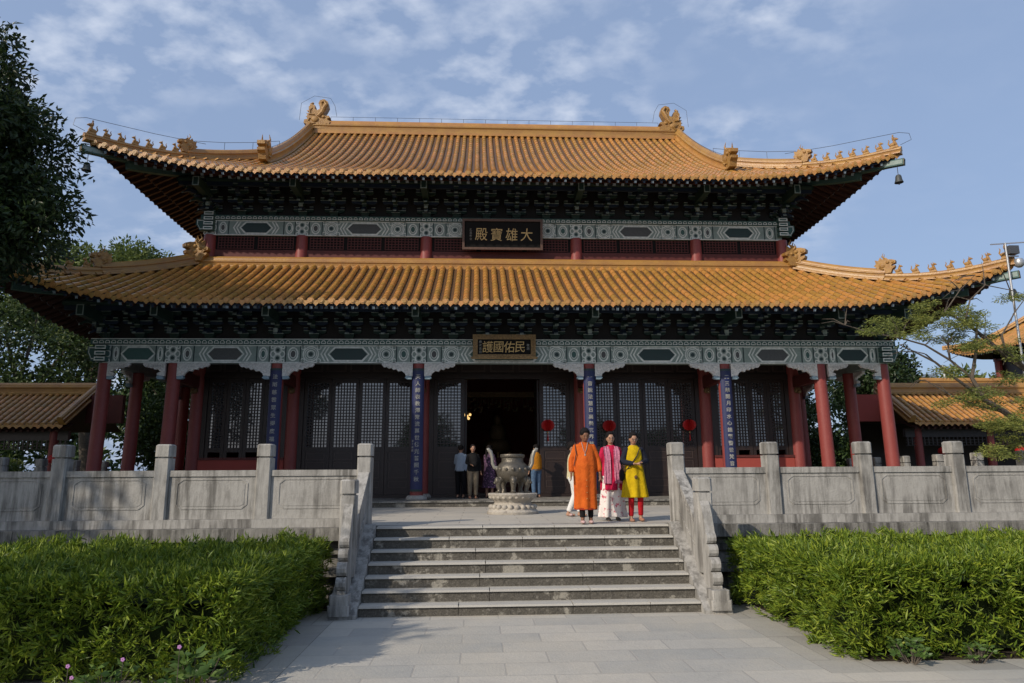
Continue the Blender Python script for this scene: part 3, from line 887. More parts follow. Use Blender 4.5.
def roof_parts(r, root):
    half = {'F': r.cax, 'B': r.cax, 'L': r.cay, 'R': r.cay}
    for face in 'FLRB':
        h = half[face]; n = int(2 * h / r.sp) | 1
        S_ = [(-h + (i + .5) * 2 * h / n) for i in range(n)]
        hs = h / n
        # pan surface and board below
        b = MB(); so_ = MB()
        for s in S_:
            for dz, mb_, e0 in ((-.015, b, 0), (-.13, so_, .02)):
                dl, dr = r.dmax(face, s - hs), r.dmax(face, s + hs)
                if abs(s) > h - hs * 1.1: dl, dr = (0 if s < 0 else dl), (dr if s < 0 else 0)
                N = 10 if mb_ is b else 6
                if mb_ is so_ and r.D > 5: dl, dr = min(dl, 3.9), min(dr, 3.9)
                vs = []
                for k in range(N + 1):
                    vs.append(r.pt(face, s - hs, e0 + (dl - e0) * k / N, dz)); vs.append(r.pt(face, s, e0 + ((dl + dr) / 2 - e0) * k / N, dz - (0 if mb_ is b else 0))); vs.append(r.pt(face, s + hs, e0 + (dr - e0) * k / N, dz))
                fs = []
                for k in range(N):
                    for q in (0, 1): fs.append((3 * k + q, 3 * k + q + 1, 3 * k + q + 4, 3 * k + q + 3))
                mb_.add(vs, fs)
        b.build('pan_tiles', pan, root)
        so_.build('soffit_boards', raft, root)
        if face == 'B': continue
        # barrel tile rows
        b = MB(); e = MB()
        RR = .084
        for s in S_:
            dm = r.dmax(face, s)
            if dm < .12: continue
            nt = max(1, int(dm / .30)); seg = dm / nt
            rings = []
            for k in range(nt):
                for d, rad in ((k * seg, RR * 1.08), ((k + 1) * seg - .001, RR * .90)):
                    p = r.pt(face, s, d); p2 = r.pt(face, s, d + .02); tg = (p2 - p).normalized()
                    side = Vector((1, 0, 0)) if face in 'FB' else Vector((0, 1, 0))
                    nr = side.cross(tg).normalized()
                    if nr.z < 0: nr = -nr
                    jx = math.sin(s * 37 + k) * .003
                    rings.append([p + side * (rad * math.cos(math.pi * j / 6) + jx) + nr * (rad * math.sin(math.pi * j / 6) * 1.0) for j in range(7)])
            # each tile is its own shell so that tones vary per tile
            for k in range(nt):
                a_, c_ = rings[2 * k], rings[2 * k + 1]
                b.add(list(a_) + list(c_), [(j, j + 1, j + 8, j + 7) for j in range(6)] + [tuple(range(7))])
            # round end tile + pointed drip tile
            p = r.pt(face, s, -.03)
            side = Vector((1, 0, 0)) if face in 'FB' else Vector((0, 1, 0))
            outw = {'F': Vector((0, -1, 0)), 'L': Vector((-1, 0, 0)), 'R': Vector((1, 0, 0))}[face]
            cz = p + Vector((0, 0, .02))
            for rad, oo in ((.090, 0), (.060, .018)):
                vs = [cz + side * (rad * math.cos(math.pi * j / 6)) + Vector((0, 0, rad * math.sin(math.pi * j / 6))) + outw * oo for j in range(12)]
                vs2 = [v - outw * (.05 if oo == 0 else .02) for v in vs]
                e.rings([vs2, vs])
            q = r.pt(face, s + hs, -.02)
            dr = [(-.095, .02), (-.085, -.05), (-.03, -.10), (0, -.135), (.03, -.10), (.085, -.05), (.095, .02)]
            vs = [q + side * u + Vector((0, 0, w)) + outw * .0 for u, w in dr]
            e.rings([[v - outw * .02 for v in vs], [v for v in vs]])
        o = b.build('barrel_tiles', tile, root, smooth=True, angle=50)
        e.build('eave_tiles', tile_end, root, smooth=True, angle=35)
        # rafters
        b = MB()
        for i, s in enumerate(S_):
            dm = r.dmax(face, s)
            if dm < .25: continue
            e1 = min(dm, 1.05)
            b.bar(r.pt(face, s, .07, -.20), r.pt(face, s, e1, -.20 - .02), .085, .085, 0)
            pe = r.pt(face, s, .066, -.20); pi_ = r.pt(face, s, .05, -.20)
            b.bar(pe, pe + (r.pt(face, s, .04, -.20) - pe).normalized() * .006, .072, .072, 1 if i % 2 else 2)
            if dm > .6:
                e2 = min(dm, 2.6)
                a0 = r.pt(face, s, .62, -.335); a1 = r.pt(face, s, e2, -.29)
                b.bar(a0, a1, .095, .095, 0)
                b.bar(a0, a0 + (a0 - a1).normalized() * .006, .093, .093, 1)
        b.build('rafters', [raft, raft_end, bk_blue], root)
        # eave boards
        for dd, dz, hh, nm in ((.05, -.135, .04, 'eave_board'), (.58, -.26, .06, 'inner_eave_board')):
            b = MB()
            for i in range(len(S_) - 1):
                if r.dmax(face, S_[i]) < dd or r.dmax(face, S_[i + 1]) < dd: continue
                b.bar(r.pt(face, S_[i], dd, dz), r.pt(face, S_[i + 1], dd, dz), .03, hh)
            b.build(nm, bk_blue if dd < .1 else raft, root)


def sweep(b, path, prof, m=0, cap=True, updir=Vector((0, 0, 1))):
    path = [Vector(p) for p in path]; rings = []
    for i, p in enumerate(path):
        t = (path[min(i + 1, len(path) - 1)] - path[max(i - 1, 0)]).normalized()
        u = t.cross(updir).normalized(); w = u.cross(t).normalized()
        rings.append([p + u * a + w * c for a, c in prof])
    b.rings(rings, m, cap)


def ridge_prof(w, h):
    return [(-w * .62, 0), (-w * .62, h * .14), (-w * .42, h * .2), (-w * .36, h * .34), (-w * .40, h * .50), (-w * .50, h * .56), (-w * .50, h * .64), (-w * .34, h * .70), (-w * .30, h * .86), (-w * .15, h),
            (w * .15, h), (w * .30, h * .86), (w * .34, h * .70), (w * .50, h * .64), (w * .50, h * .56), (w * .40, h * .50), (w * .36, h * .34), (w * .42, h * .2), (w * .62, h * .14), (w * .62, 0)]


def beast_mesh(mb, c, f, sc, kind, m=0):
    """seated glazed roof animal at c, facing direction f"""
    f = Vector(f).normalized(); s = Vector((-f.y, f.x, 0)); u = Vector((0, 0, 1)); c = Vector(c)
    Mx = Matrix((s, f, u)).transposed()
    P = lambda x, y, z: c + Mx @ Vector((x, y, z)) * sc
    E = lambda x, y, z, a, bb, cc, rx=0: mb.ell(P(x, y, z), (a * sc, bb * sc, cc * sc), m, 8, 6, Mx @ Matrix.Rotation(rx, 3, 'X'))
    mb.hexa([P(-.09, -.16, -.06), P(.09, -.16, -.06), P(.09, .16, -.06), P(-.09, .16, -.06)], [P(-.07, -.14, .03), P(.07, -.14, .03), P(.07, .14, .03), P(-.07, .14, .03)], m)
    E(0, -.06, .10, .075, .11, .09)
    E(0, .03, .17, .06, .065, .12, .25)
    E(0, .07, .31, .05, .075, .06)
    E(0, .13, .29, .032, .05, .03)
    for q in (-1, 1):
        E(q * .035, .09, .09, .02, .025, .08)
        mb.tube([P(q * .03, .05, .35), P(q * .04, .02, .42)], [.02 * sc, .004 * sc], 5, m)
    mb.tube([P(0, -.14, .08), P(0, -.19, .18), P(0, -.15, .30), P(0, -.18, .36)], [.03 * sc, .028 * sc, .02 * sc, .008 * sc], 6, m)
    if kind % 3 == 1: mb.tube([P(0, -.02, .28), P(0, -.05, .40)], [.03 * sc, .01 * sc], 6, m)
    if kind == 99:
        E(0, -.02, .36, .04, .04, .09); E(0, -.01, .48, .032, .032, .04)


def dragon_head(mb, c, f, sc, m=0):
    """horned dragon head (ridge-end beast) facing f"""
    f = Vector(f).normalized(); s = Vector((-f.y, f.x, 0)); u = Vector((0, 0, 1)); c = Vector(c)
    Mx = Matrix((s, f, u)).transposed()
    P = lambda x, y, z: c + Mx @ Vector((x, y, z)) * sc
    E = lambda x, y, z, a, bb, cc, rx=0: mb.ell(P(x, y, z), (a * sc, bb * sc, cc * sc), m, 10, 6, Mx @ Matrix.Rotation(rx, 3, 'X'))
    mb.prism([(-.36, -.05), (.16, -.05), (.22, .10), (.32, .16), (.34, .24), (.20, .22), (.22, .30), (.36, .34), (.37, .44), (.24, .50), (.12, .52), (.02, .62), (-.10, .56), (-.18, .66), (-.26, .52), (-.38, .58), (-.36, .40), (-.44, .34), (-.34, .22), (-.42, .10)],
             lambda a, z, o: P(o - .11, a, z), .22, m)
    for q in (-1, 1):
        E(q * .12, .08, .40, .05, .07, .06); E(q * .11, -.14, .30, .05, .13, .11); E(q * .11, .26, .38, .035, .06, .05)
        mb.tube([P(q * .08, .0, .54), P(q * .12, -.10, .68), P(q * .10, -.04, .82)], [.04 * sc, .028 * sc, .006 * sc], 6, m)
        mb.tube([P(q * .12, -.1, .12), P(q * .14, -.22, .22), P(q * .12, -.12, .32), P(q * .12, -.2, .4)], [.04 * sc, .035 * sc, .03 * sc, .01 * sc], 6, m)


def chiwen(mb, c, sg, m=0):
    """great ridge dragon at the end of the main ridge, tail curled upwards, mouth biting the ridge towards -sg"""
    c = Vector(c)
    P = lambda a, z, o: Vector((c.x + sg * a, c.y + o, c.z + z))
    poly = [(-.50, -.10), (.42, -.16), (.50, .10), (.62, .16), (.60, .32), (.46, .36), (.48, .55), (.40, .72), (.42, 1.02), (.30, 1.18), (.12, 1.10), (.14, .92), (.02, .84), (-.10, .92), (-.08, 1.10), (-.02, 1.22), (-.10, 1.40), (-.28, 1.46), (-.46, 1.32), (-.50, 1.10), (-.40, .86), (-.30, .70), (-.34, .54), (-.52, .56), (-.60, .46), (-.44, .38), (-.60, .24)]
    mb.prism(poly, lambda a, z, o: P(a, z, o - .17), .34, m)
    for q in (-1, 1):
        o = q * .17
        mb.tube([P(-.05, .5, o), P(-.22, .72, o), P(-.30, .98, o), P(-.40, 1.15, o), P(-.30, 1.33, o), P(-.16, 1.26, o), P(-.2, 1.12, o)], [.09, .10, .09, .08, .07, .05, .02], 8, m)
        mb.ell(P(-.28, .48, o), (.09, .06, .08), m, 8, 6); mb.ell(P(.10, .35, o), (.18, .07, .16), m, 10, 6)
        mb.tube([P(.1, .15, o), P(.3, .1, o), P(.44, .25, o), P(.34, .42, o), P(.22, .34, o)], [.05, .06, .05, .04, .02], 7, m)
        mb.tube([P(.15, .6, o), P(.34, .62, o), P(.36, .85, o), P(.24, .98, o)], [.05, .055, .05, .02], 7, m)
        mb.tube([P(-.45, .1, o), P(-.2, .05, o), P(-.05, .15, o)], [.04, .05, .02], 7, m)
    mb.tube([P(.30, 1.05, 0), P(.34, 1.26, 0), P(.24, 1.34, 0)], [.09, .08, .05], 8, m)
    for k in range(5): mb.tube([P(.46, .2 + .17 * k, 0), P(.62 - .02 * k, .27 + .17 * k, 0)], [.05, .01], 5, m)


def hip_path(r, sx, sy, n=16, dz=.02, ext=.12, u1=1.0):
    pts = []
    for i in range(n + 1):
        u = -ext / 5 + (u1 + ext / 5) * i / n
        cs = (r.cax - r.xin) * u
        s = r.cax - cs
        d = r.Dh * u
        face = 'F' if sy < 0 else 'B'
        p = r.pt(face, sx * s, d, dz)
        pts.append(p)
    return pts


def along(path, dist):
    acc = 0
    for a, b_ in zip(path[:-1], path[1:]):
        L_ = (b_ - a).length
        if acc + L_ >= dist: return a + (b_ - a) * ((dist - acc) / L_), (b_ - a).normalized()
        acc += L_
    return path[-1].copy(), (path[-1] - path[-2]).normalized()


def corners(r, root, nb, size, beast_at):
    for sx in (-1, 1):
        for sy in (-1, 1):
            path = hip_path(r, sx, sy)
            tip = path[0]; inn = (path[1] - path[0]).normalized()
            b = MB(); k = 0
            # lower, slimmer outer part carrying the small figures, higher inner part behind the dragon head
            P0, _ = along(path, beast_at)
            outer = [p for p in path if (p - tip).length < beast_at + .7]
            inner = [P0] + [p for p in path if (p - tip).length > beast_at + .05]
            sweep(b, outer, ridge_prof(.22, .24)); sweep(b, inner, ridge_prof(.27, .38))
            b.build('hip_ridge', ridge_m, root, smooth=True, angle=30)
            # corner beam under the tip
            b = MB()
            a = path[0] + Vector((0, 0, -.30)); pts = [p + Vector((0, 0, -.34)) for p in path if (p - tip).length < 3.6]
            pts = [p + Vector((0, 0, .06)) for p in pts]; pts[0] = pts[0] - inn * .06
            for i in range(len(pts) - 1): b.bar(pts[i], pts[i + 1] + (pts[i + 1] - pts[i]).normalized() * .02, .16, .20, 0)
            b.bar(pts[0], pts[0] + (pts[1] - pts[0]) * .02, .165, .205, 1)
            b.bar(pts[0] + (pts[1] - pts[0]).normalized() * .04, pts[0] + (pts[1] - pts[0]).normalized() * .75, .172, .13, 2)
            pts2 = [p + Vector((0, 0, -.22)) for p in pts if (p - tip).length > 1.0]
            for i in range(len(pts2) - 1): b.bar(pts2[i], pts2[i + 1], .17, .20, 0)
            b.build('corner_beam', [p_teal, gold_dim, p_base], root)
            if sy > 0: continue
            b = MB(); q, t = along(path, beast_at - .10)
            f = -t.copy(); f.z = 0
            dragon_head(b, q + Vector((0, 0, .27)), f, size * .80)
            b.build('ridge_dragon_head', orn, root, smooth=True, angle=35)
            for i in range(nb):
                dd = .18 + (beast_at - .62) * i / (nb - 1)
                q, t = along(path, dd)
                b = MB(); beast_mesh(b, q + Vector((0, 0, .27)), f, size * (.68 if i else .85), 99 if i == 0 else i)
                b.build('ridge_figure', orn, root, smooth=True, angle=35)


def empty_part(name, parent):
    o = bpy.data.objects.new(name, None); scene.collection.objects.link(o); o.parent = parent
    WL[o.name] = WL[parent.name].copy(); return o


lowroof = empty_part('lower_roof', hall)
roof_parts(LOW, lowroof)
corners(LOW, lowroof, 7, .95, 3.35)
# ridge band where the lower roof meets the upper wall, with corner dragon heads
b = MB()
xr, yr0, yr1 = 9.86, YM - 6.02, YM + 6.02
zb_ = 8.54
sweep(b, [(-xr, yr0, zb_), (xr, yr0, zb_)], ridge_prof(.30, .46)); sweep(b, [(xr, yr0, zb_), (xr, yr1, zb_)], ridge_prof(.30, .46)); sweep(b, [(-xr, yr1, zb_), (-xr, yr0, zb_)], ridge_prof(.30, .46)); sweep(b, [(xr, yr1, zb_), (-xr, yr1, zb_)], ridge_prof(.30, .46))
b.build('wall_ridge', ridge_m, lowroof)
for sx in (-1, 1):
    b = MB(); dragon_head(b, (sx * 9.92, yr0 - .05, 8.85), (-sx * .0 + sx * .7, -.7, 0), 1.1); dragon_head(b, (sx * 9.80, yr0 - .12, 8.85), (-sx, -.1, 0), .9)
    b.build('ridge_dragon_head', orn, lowroof, smooth=True, angle=35)

uproof = empty_part('upper_roof', hall)
roof_parts(UPR, uproof)
corners(UPR, uproof, 7, .95, 3.1)
zr_ = UPR.z0 + UPR.rise
b = MB(); sweep(b, [(-7.9 + 15.8 * i / 20, YM, zr_ - .12) for i in range(21)], ridge_prof(.42, .68)); b.build('main_ridge', ridge_m, uproof, smooth=True, angle=30)
for sx in (-1, 1):
    b = MB(); chiwen(b, (sx * 7.75, YM, zr_ + .26), sx); b.v = [(sx * 7.75 + (v[0] - sx * 7.75) * .92, v[1], zr_ + .26 + (v[2] - zr_ - .26) * .86) for v in b.v]; b.build('ridge_end_dragon', orn, uproof, smooth=True, angle=35)
    for sy in (-1, 1):
        b = MB()
        face = 'F' if sy < 0 else 'B'
        path = [UPR.pt(face, sx * 8.02, 7.85 - (7.85 - 2.15) * i / 14, .03) for i in range(15)]
        sweep(b, path, ridge_prof(.32, .44)); b.build('gable_ridge', ridge_m, uproof, smooth=True, angle=30)
        if sy < 0:
            b = MB(); dragon_head(b, path[-1] + Vector((0, -.12, .10)), (0, -1, 0), 1.15); b.build('ridge_dragon_head', orn, uproof, smooth=True, angle=35)
    b = MB()
    P = [(YM - 7.9 + d, UPR.z0 + UPR.P(d) - .05) for d in np.linspace(3.6, 7.9, 10)] + [(YM + 7.9 - d, UPR.z0 + UPR.P(d) - .05) for d in np.linspace(7.9, 3.6, 10)][1:]
    b.prism(P, lambda s, z, o: (sx * (7.72 + o), s, z), .1); b.build('gable_wall', red_wall, uproof)
# thin lightning wire on small stands along the ridges
b = MB()
def wire(b, path, h, every=.9, r=.008):
    L_ = sum((c - a).length for a, c in zip(path[:-1], path[1:])); n = max(2, int(L_ / every)); tops = []
    for i in range(n + 1):
        p, _ = along(path, L_ * i / n * .999); q = p + Vector((0, 0, h)); tops.append(q); b.tube([p, q], r, 4)
    b.tube(tops, r, 4)
wire(b, [Vector((-7.2, YM, zr_ + .55)), Vector((7.2, YM, zr_ + .55))], .22)
for sx in (-1, 1):
    wire(b, [UPR.pt('F', sx * 8.02, d, .4) for d in np.linspace(7.6, 2.3, 10)], .20, .6)
    pth = hip_path(UPR, sx, -1)[::-1]; wire(b, [p + Vector((0, 0, .42)) for p in pth][:9], .26, .8)
    t = pth[-1]; q = pth[7]
    e = (pth[-1] - pth[-2]).normalized()
    b.tube([q + Vector((0, 0, .6)), q + (t - q) * .45 + Vector((0, 0, .62)), t + Vector((0, 0, .72)), t + e * .28 + Vector((0, 0, .62)), t + e * .32 + Vector((0, 0, .40)), t + Vector((0, 0, .30))], .008, 4)
    c = Vector((sx * 7.75, YM, zr_ + .3))
    b.tube([c + Vector((sx * .8, 0, .3)), c + Vector((sx * .75, 0, 1.1)), c + Vector((sx * .2, 0, 1.45)), c + Vector((-sx * .5, 0, 1.35)), c + Vector((-sx * .7, 0, 1.0)), c + Vector((-sx * .8, 0, .5))], .008, 4)
b.build('lightning_wire', wire_m, uproof)

# ------------------------------------------------------------ bracket sets under the eaves
def bracket_set(b, tiers, step, hgt, big=False):
    """local: x along the wall, -y outwards, z up from the top plate"""
    w = .17 if big else .13
    def dou(x, y, z, s=.15, m=0):
        b.hexa([(x - s * .34, y - s * .34, z), (x + s * .34, y - s * .34, z), (x + s * .34, y + s * .34, z), (x - s * .34, y + s * .34, z)],
               [(x - s / 2, y - s / 2, z + s * .38), (x + s / 2, y - s / 2, z + s * .38), (x + s / 2, y + s / 2, z + s * .38), (x - s / 2, y + s / 2, z + s * .38)], m)
        b.box(x - s / 2, x + s / 2, y - s / 2, y + s / 2, z + s * .38, z + s * .62, m)
        b.box(x - s / 2 - .002, x + s / 2 + .002, y - s / 2 - .004, y - s / 2, z + s * .62 - .02, z + s * .62 + .002, 2)
    def gong(x, y, z, L_, m):
        h = hgt * .52
        P = [(-L_ / 2, h), (-L_ / 2, h * .45), (-L_ / 2 + .05, h * .12), (-L_ / 2 + .12, 0), (L_ / 2 - .12, 0), (L_ / 2 - .05, h * .12), (L_ / 2, h * .45), (L_ / 2, h)]
        b.prism([(x + a, z + c) for a, c in P], lambda s, zz, o: (s, y + .045 - o, zz), .09, m)
        b.prism([(x - L_ / 2, z + h - .022), (x + L_ / 2, z + h - .022), (x + L_ / 2, z + h), (x - L_ / 2, z + h)], lambda s, zz, o: (s, y - .045 - o, zz), .003, 2)
        dou(x - L_ / 2 + .07, y, z + h, .13, 1 - m); dou(x + L_ / 2 - .07, y, z + h, .13, 1 - m)
    dou(0, 0, 0, .34 if big else .28, 0)
    z = .17
    for k in range(tiers):
        yk = -step * (k + 1)
        gong(0, -step * k, z, .66 if k % 2 == 0 else .84, k % 2)
        h = hgt * .55
        # projecting arm with a beak
        b.prism([(.15, z), (yk + .10, z), (yk + .0, z + .02), (yk - .20, z - .075), (yk - .22, z - .045), (yk - .03, z + h), (.15, z + h)], lambda s, zz, o: (o - w / 2, s, zz), w, (k + 1) % 2)
        b.box(-w / 2 + .01, w / 2 - .01, yk - .214, yk - .208, z - .085, z - .03, 2)
        dou(0, yk, z + h, .15, k % 2)
        z += hgt
    gong(0, -step * tiers, z - hgt * .12, .70, tiers % 2)
    b.box(-w / 2, w / 2, -step * tiers - .25, .1, z + hgt * .30, z + hgt * .62, 1)
    b.box(-w / 2, w / 2, -step * tiers - .256, -step * tiers - .25, z + hgt * .32, z + hgt * .60, 2)


def brackets(T0, r, xs, face, tiers, step, hgt, plate_z, wall_off):
    b = MB(); bracket_set(b, tiers, step, hgt)
    proto = b.build('bracket_set', [bk_green, bk_blue, bk_pale], hall)
    return proto


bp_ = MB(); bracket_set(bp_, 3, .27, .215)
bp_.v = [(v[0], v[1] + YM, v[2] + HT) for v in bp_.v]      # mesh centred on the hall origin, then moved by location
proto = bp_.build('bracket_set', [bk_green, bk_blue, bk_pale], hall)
used = [False]


def put_bracket(x, y, z, rz):
    o = proto if not used[0] else proto.copy()
    if used[0]:
        scene.collection.objects.link(o)
        o.parent = hall
    used[0] = True
    o.location = Vector((x, y, z)) - Vector((0, YM, HT)); o.rotation_euler = (0, 0, rz)


def bay_positions(cols, per):
    xs = []
    for (a, c), n in zip(zip(cols[:-1], cols[1:]), per):
        for i in range(n): xs.append(a + (c - a) * i / n)
    return xs + [cols[-1]]


fx = bay_positions(front_x, [2, 3, 4, 5, 4, 3, 2])
for x in fx: put_bracket(x, YC, 5.925, 0)
ux = bay_positions([-C3, -C2, -C1, C1, C2, C3], [3, 4, 5, 4, 3])
for x in ux: put_bracket(x, YU, 10.465, 0)
for sx in (-1, 1):
    for y in bay_positions([YC + 1.0, YU, 25.8, 30.2], [1, 3, 4]): put_bracket(sx * C4, y, 5.925, sx * math.pi / 2)
    for y in bay_positions([YU + 1.1, 25.8, 30.2], [3, 4]): put_bracket(sx * C3, y, 10.465, sx * math.pi / 2)
    # diagonal sets at the corners
    put_bracket(sx * C4, YC, 5.93, sx * math.pi / 4); put_bracket(sx * C3, YU, 10.47, sx * math.pi / 4)
# boards behind the brackets and eave purlins
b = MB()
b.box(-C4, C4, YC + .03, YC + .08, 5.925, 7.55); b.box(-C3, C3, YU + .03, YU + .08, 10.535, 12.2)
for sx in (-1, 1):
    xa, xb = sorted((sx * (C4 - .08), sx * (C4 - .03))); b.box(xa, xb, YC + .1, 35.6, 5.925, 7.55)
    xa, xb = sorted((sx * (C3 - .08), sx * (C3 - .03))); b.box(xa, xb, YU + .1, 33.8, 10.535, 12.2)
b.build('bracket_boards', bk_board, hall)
for (cx_, cy_, z, o) in ((C4, YC, 6.82, .82), (C3, YU, 11.42, .82)):
    b = MB()
    b.tube([(-cx_ - .8, cy_ - o, z), (cx_ + .8, cy_ - o, z)], .10, 10, 0)
    b.box(-cx_ - .8, cx_ + .8, cy_ - o - .05, cy_ - o + .05, z - .22, z - .10, 1)
    for sx in (-1, 1):
        b.tube([(sx * (cx_ + o), cy_ - .8, z), (sx * (cx_ + o), 2 * YM - cy_ + .8, z)], .10, 10, 0)
    b.build('eave_purlin', [bk_green, bk_blue], hall)
# pale framed beam heads above the columns
for xs_, y, z in ((front_x, YC - 1.50, 6.30), ([-C3, -C2, -C1, C1, C2, C3], YU - 1.50, 10.92)):
    for x in xs_:
        b = MB(); b.box(x - .10, x + .10, y, y + 1.0, z, z + .30, 0)
        b.outline([(x - .10, z), (x + .10, z), (x + .10, z + .30), (x - .10, z + .30)], lambda s, zz, o: (s, y - o, zz), .006, .028, 1)
        b.box(x - .06, x + .06, y + 1.02, y + 1.1, z - .24, z - .12, 1)
        b.build('beam_head', [bk_green, bk_pale], hall)
# ============================================================ SIGNS AND OTHER THINGS
def text_mesh(body, size, extrude=.006, offset=0.0):
    cu = bpy.data.curves.new('t', 'FONT'); cu.body = body; cu.size = size; cu.extrude = extrude; cu.align_x = 'CENTER'; cu.align_y = 'CENTER'; cu.offset = offset
    cu.resolution_u = 3
    o = bpy.data.objects.new('t', cu); scene.collection.objects.link(o)
    dg = bpy.context.evaluated_depsgraph_get()
    me = bpy.data.meshes.new_from_object(o.evaluated_get(dg))
    vs = [v.co.copy() for v in me.vertices]; fs = [tuple(p.vertices) for p in me.polygons]
    bpy.data.objects.remove(o); bpy.data.meshes.remove(me); bpy.data.curves.remove(cu)
    if vs:
        x0 = min(v.x for v in vs); x1 = max(v.x for v in vs); y0 = min(v.y for v in vs); y1 = max(v.y for v in vs)
        vs = [Vector((v.x - (x0 + x1) / 2, v.y - (y0 + y1) / 2, v.z)) for v in vs]
    return vs, fs


def put_text(b, ch, size, fn, m=0, offset=0.0):
    vs, fs = text_mesh(ch, size, .005, offset)
    b.add([fn(v.x, v.y, v.z) for v in vs], fs, m)


def plaque(cx, y, zc_, w, h, tilt, chars, cs, frame_m, small, label, ornate=False, sp=None):
    t = thing('name_plaque', (cx, y, zc_), label, 'plaque')
    Rm = Matrix.Rotation(-tilt, 3, 'X')
    def fn(a, z, o):
        return Vector((cx, y, zc_)) + Matrix.Rotation(tilt, 3, 'X') @ Vector((a, -o, z))
    b = MB(); b.prism([(-w / 2, -h / 2), (w / 2, -h / 2), (w / 2, h / 2), (-w / 2, h / 2)], lambda a, z, o: fn(a, z, o - .03), .04); b.build('board', black_b, t)
    b = MB(); f = .075 if not ornate else .14
    b.outline([(-w / 2 - .02, -h / 2 - .02), (w / 2 + .02, -h / 2 - .02), (w / 2 + .02, h / 2 + .02), (-w / 2 - .02, h / 2 + .02)], lambda a, z, o: fn(a, z, o), .06, f)
    if ornate:
        n = 26
        for i in range(n):
            for zz in (-h / 2 + .05, h / 2 - .05): b.outline(circ(-w / 2 + .05 + (w - .1) * i / (n - 1), zz, .035, 8), lambda a, z, o: fn(a, z, .06 + o), .02, .014)
        for i in range(8):
            for xx in (-w / 2 + .05, w / 2 - .05): b.outline(circ(xx, -h / 2 + .12 + (h - .24) * i / 7, .035, 8), lambda a, z, o: fn(a, z, .06 + o), .02, .014)
        for s in (-1, 1): b.prism([(s * .1, -h / 2 - .02), (s * (w / 2 + .05), -h / 2 - .02), (s * (w / 2 + .09), -h / 2 + .04), (s * (w / 2 - .1), -h / 2 + .07), (s * .2, -h / 2 + .07)][::s], lambda a, z, o: fn(a, z, .055 + o), .03)
    b.build('frame', frame_m, t)
    b = MB()
    sp = sp or cs * 1.12
    n = len(chars); mid = 0
    for i, ch in enumerate(chars):
        x = (i - (n - 1) / 2) * sp + (.05 if not ornate else -.01)
        put_text(b, ch, cs, lambda a, z, o, x=x: fn(x + a * .92 + z * .05, z, .012 + o), 0, .0)
    for (xx, col) in small:
        for i, ch in enumerate(col): put_text(b, ch, .085, lambda a, z, o, xx=xx, i=i: fn(xx + a, (len(col) - 1) / 2 * .10 - i * .10 + z, .012 + o), 1)
    b.build('lettering', [goldp, pale_ch], t)
    return t


plaque(.02, YU - .42, 9.79, 2.62, .98, R(9), '殿寶雄大', .46, mat('worn_copper_frame', (.12, .07, .05), .55, .4, noise=(10, .6, (.06, .035, .03))), [(-1.05, '乙丑年立')], 'large black plaque with four gold characters under the upper eave, thin brown frame', sp=.50)
plaque(-.01, YC - .38, 5.66, 1.80, .68, R(8), '護國佑民', .36, mat('gilt_carved_frame', (.30, .19, .075), .45, .5, noise=(22, .8, (.12, .075, .035)), bump=(50, .8), metal=.2), [(-.70, '歲次吉日'), (.70, '敬題')], 'smaller black plaque with ornate tarnished gold frame above the hall entrance', ornate=True, sp=.315)

txt = {-C2: ('法雨慈雲眾生得度福田廣種善果', 'faded navy couplet board partly behind a left balustrade post'),
       -C1: ('天人師表教澤常流萬世佛光普照千秋', 'navy couplet board fully visible on the column left of the entrance'),
       C1: ('一音說法慧日高懸三界慈航廣渡群生', 'blue couplet board on the column right of the entrance, behind the women\'s heads'),
       C2: ('二三華開月印水心鐘聲警世梵音入雲', 'brighter blue couplet board on the sunlit column at the right end of the door bays')}
for x, (s, lab) in txt.items():
    t = thing('couplet_board', (x, YC - .2, 3.4), lab, 'couplet board', 'couplet boards on the columns')
    b = MB(); zt_, zb2 = 5.02, 1.56
    n = 10; rad = .215
    angs = [R(-90 + (-54 + 108 * i / n)) for i in range(n + 1)]
    o_ = [(x + rad * math.cos(a), YC + rad * math.sin(a)) for a in angs]; i_ = [(x + (rad - .016) * math.cos(a), YC + (rad - .016) * math.sin(a)) for a in angs[::-1]]
    b.rings([[(p[0], p[1], zb2) for p in o_ + i_], [(p[0], p[1], zt_) for p in o_ + i_]])
    b.build('board', blue_b, t, smooth=True)
    b = MB()
    for z in (zb2, zt_): b.rings([[(p[0], p[1], z - .03) for p in [(x + (rad + .006) * math.cos(a), YC + (rad + .006) * math.sin(a)) for a in angs] + i_], [(p[0], p[1], z + .03) for p in [(x + (rad + .006) * math.cos(a), YC + (rad + .006) * math.sin(a)) for a in angs] + i_]])
    b.build('end_trim', p_dark, t)
    b = MB()
    m_ = len(s); pitch = (zt_ - zb2 - .34) / m_
    for i, ch in enumerate(s):
        zc0 = zt_ - .22 - pitch * i
        put_text(b, ch, .145, lambda a, z, o: (x + (rad + .004 + o) * math.sin(a / rad), YC - (rad + .004 + o) * math.cos(a / rad), zc0 + z), 0, .002)
    b.build('lettering', pale_ch, t)
    if x == -C1:
        b = MB()
        for i, ch in enumerate('弟子敬獻'): put_text(b, ch, .07, lambda a, z, o: (x + (rad + .004 + o) * math.sin(a / rad - .62), YC - (rad + .004 + o) * math.cos(a / rad - .62), 2.95 - i * .09 + z), 0)
        b.build('signature', pale_ch, t)

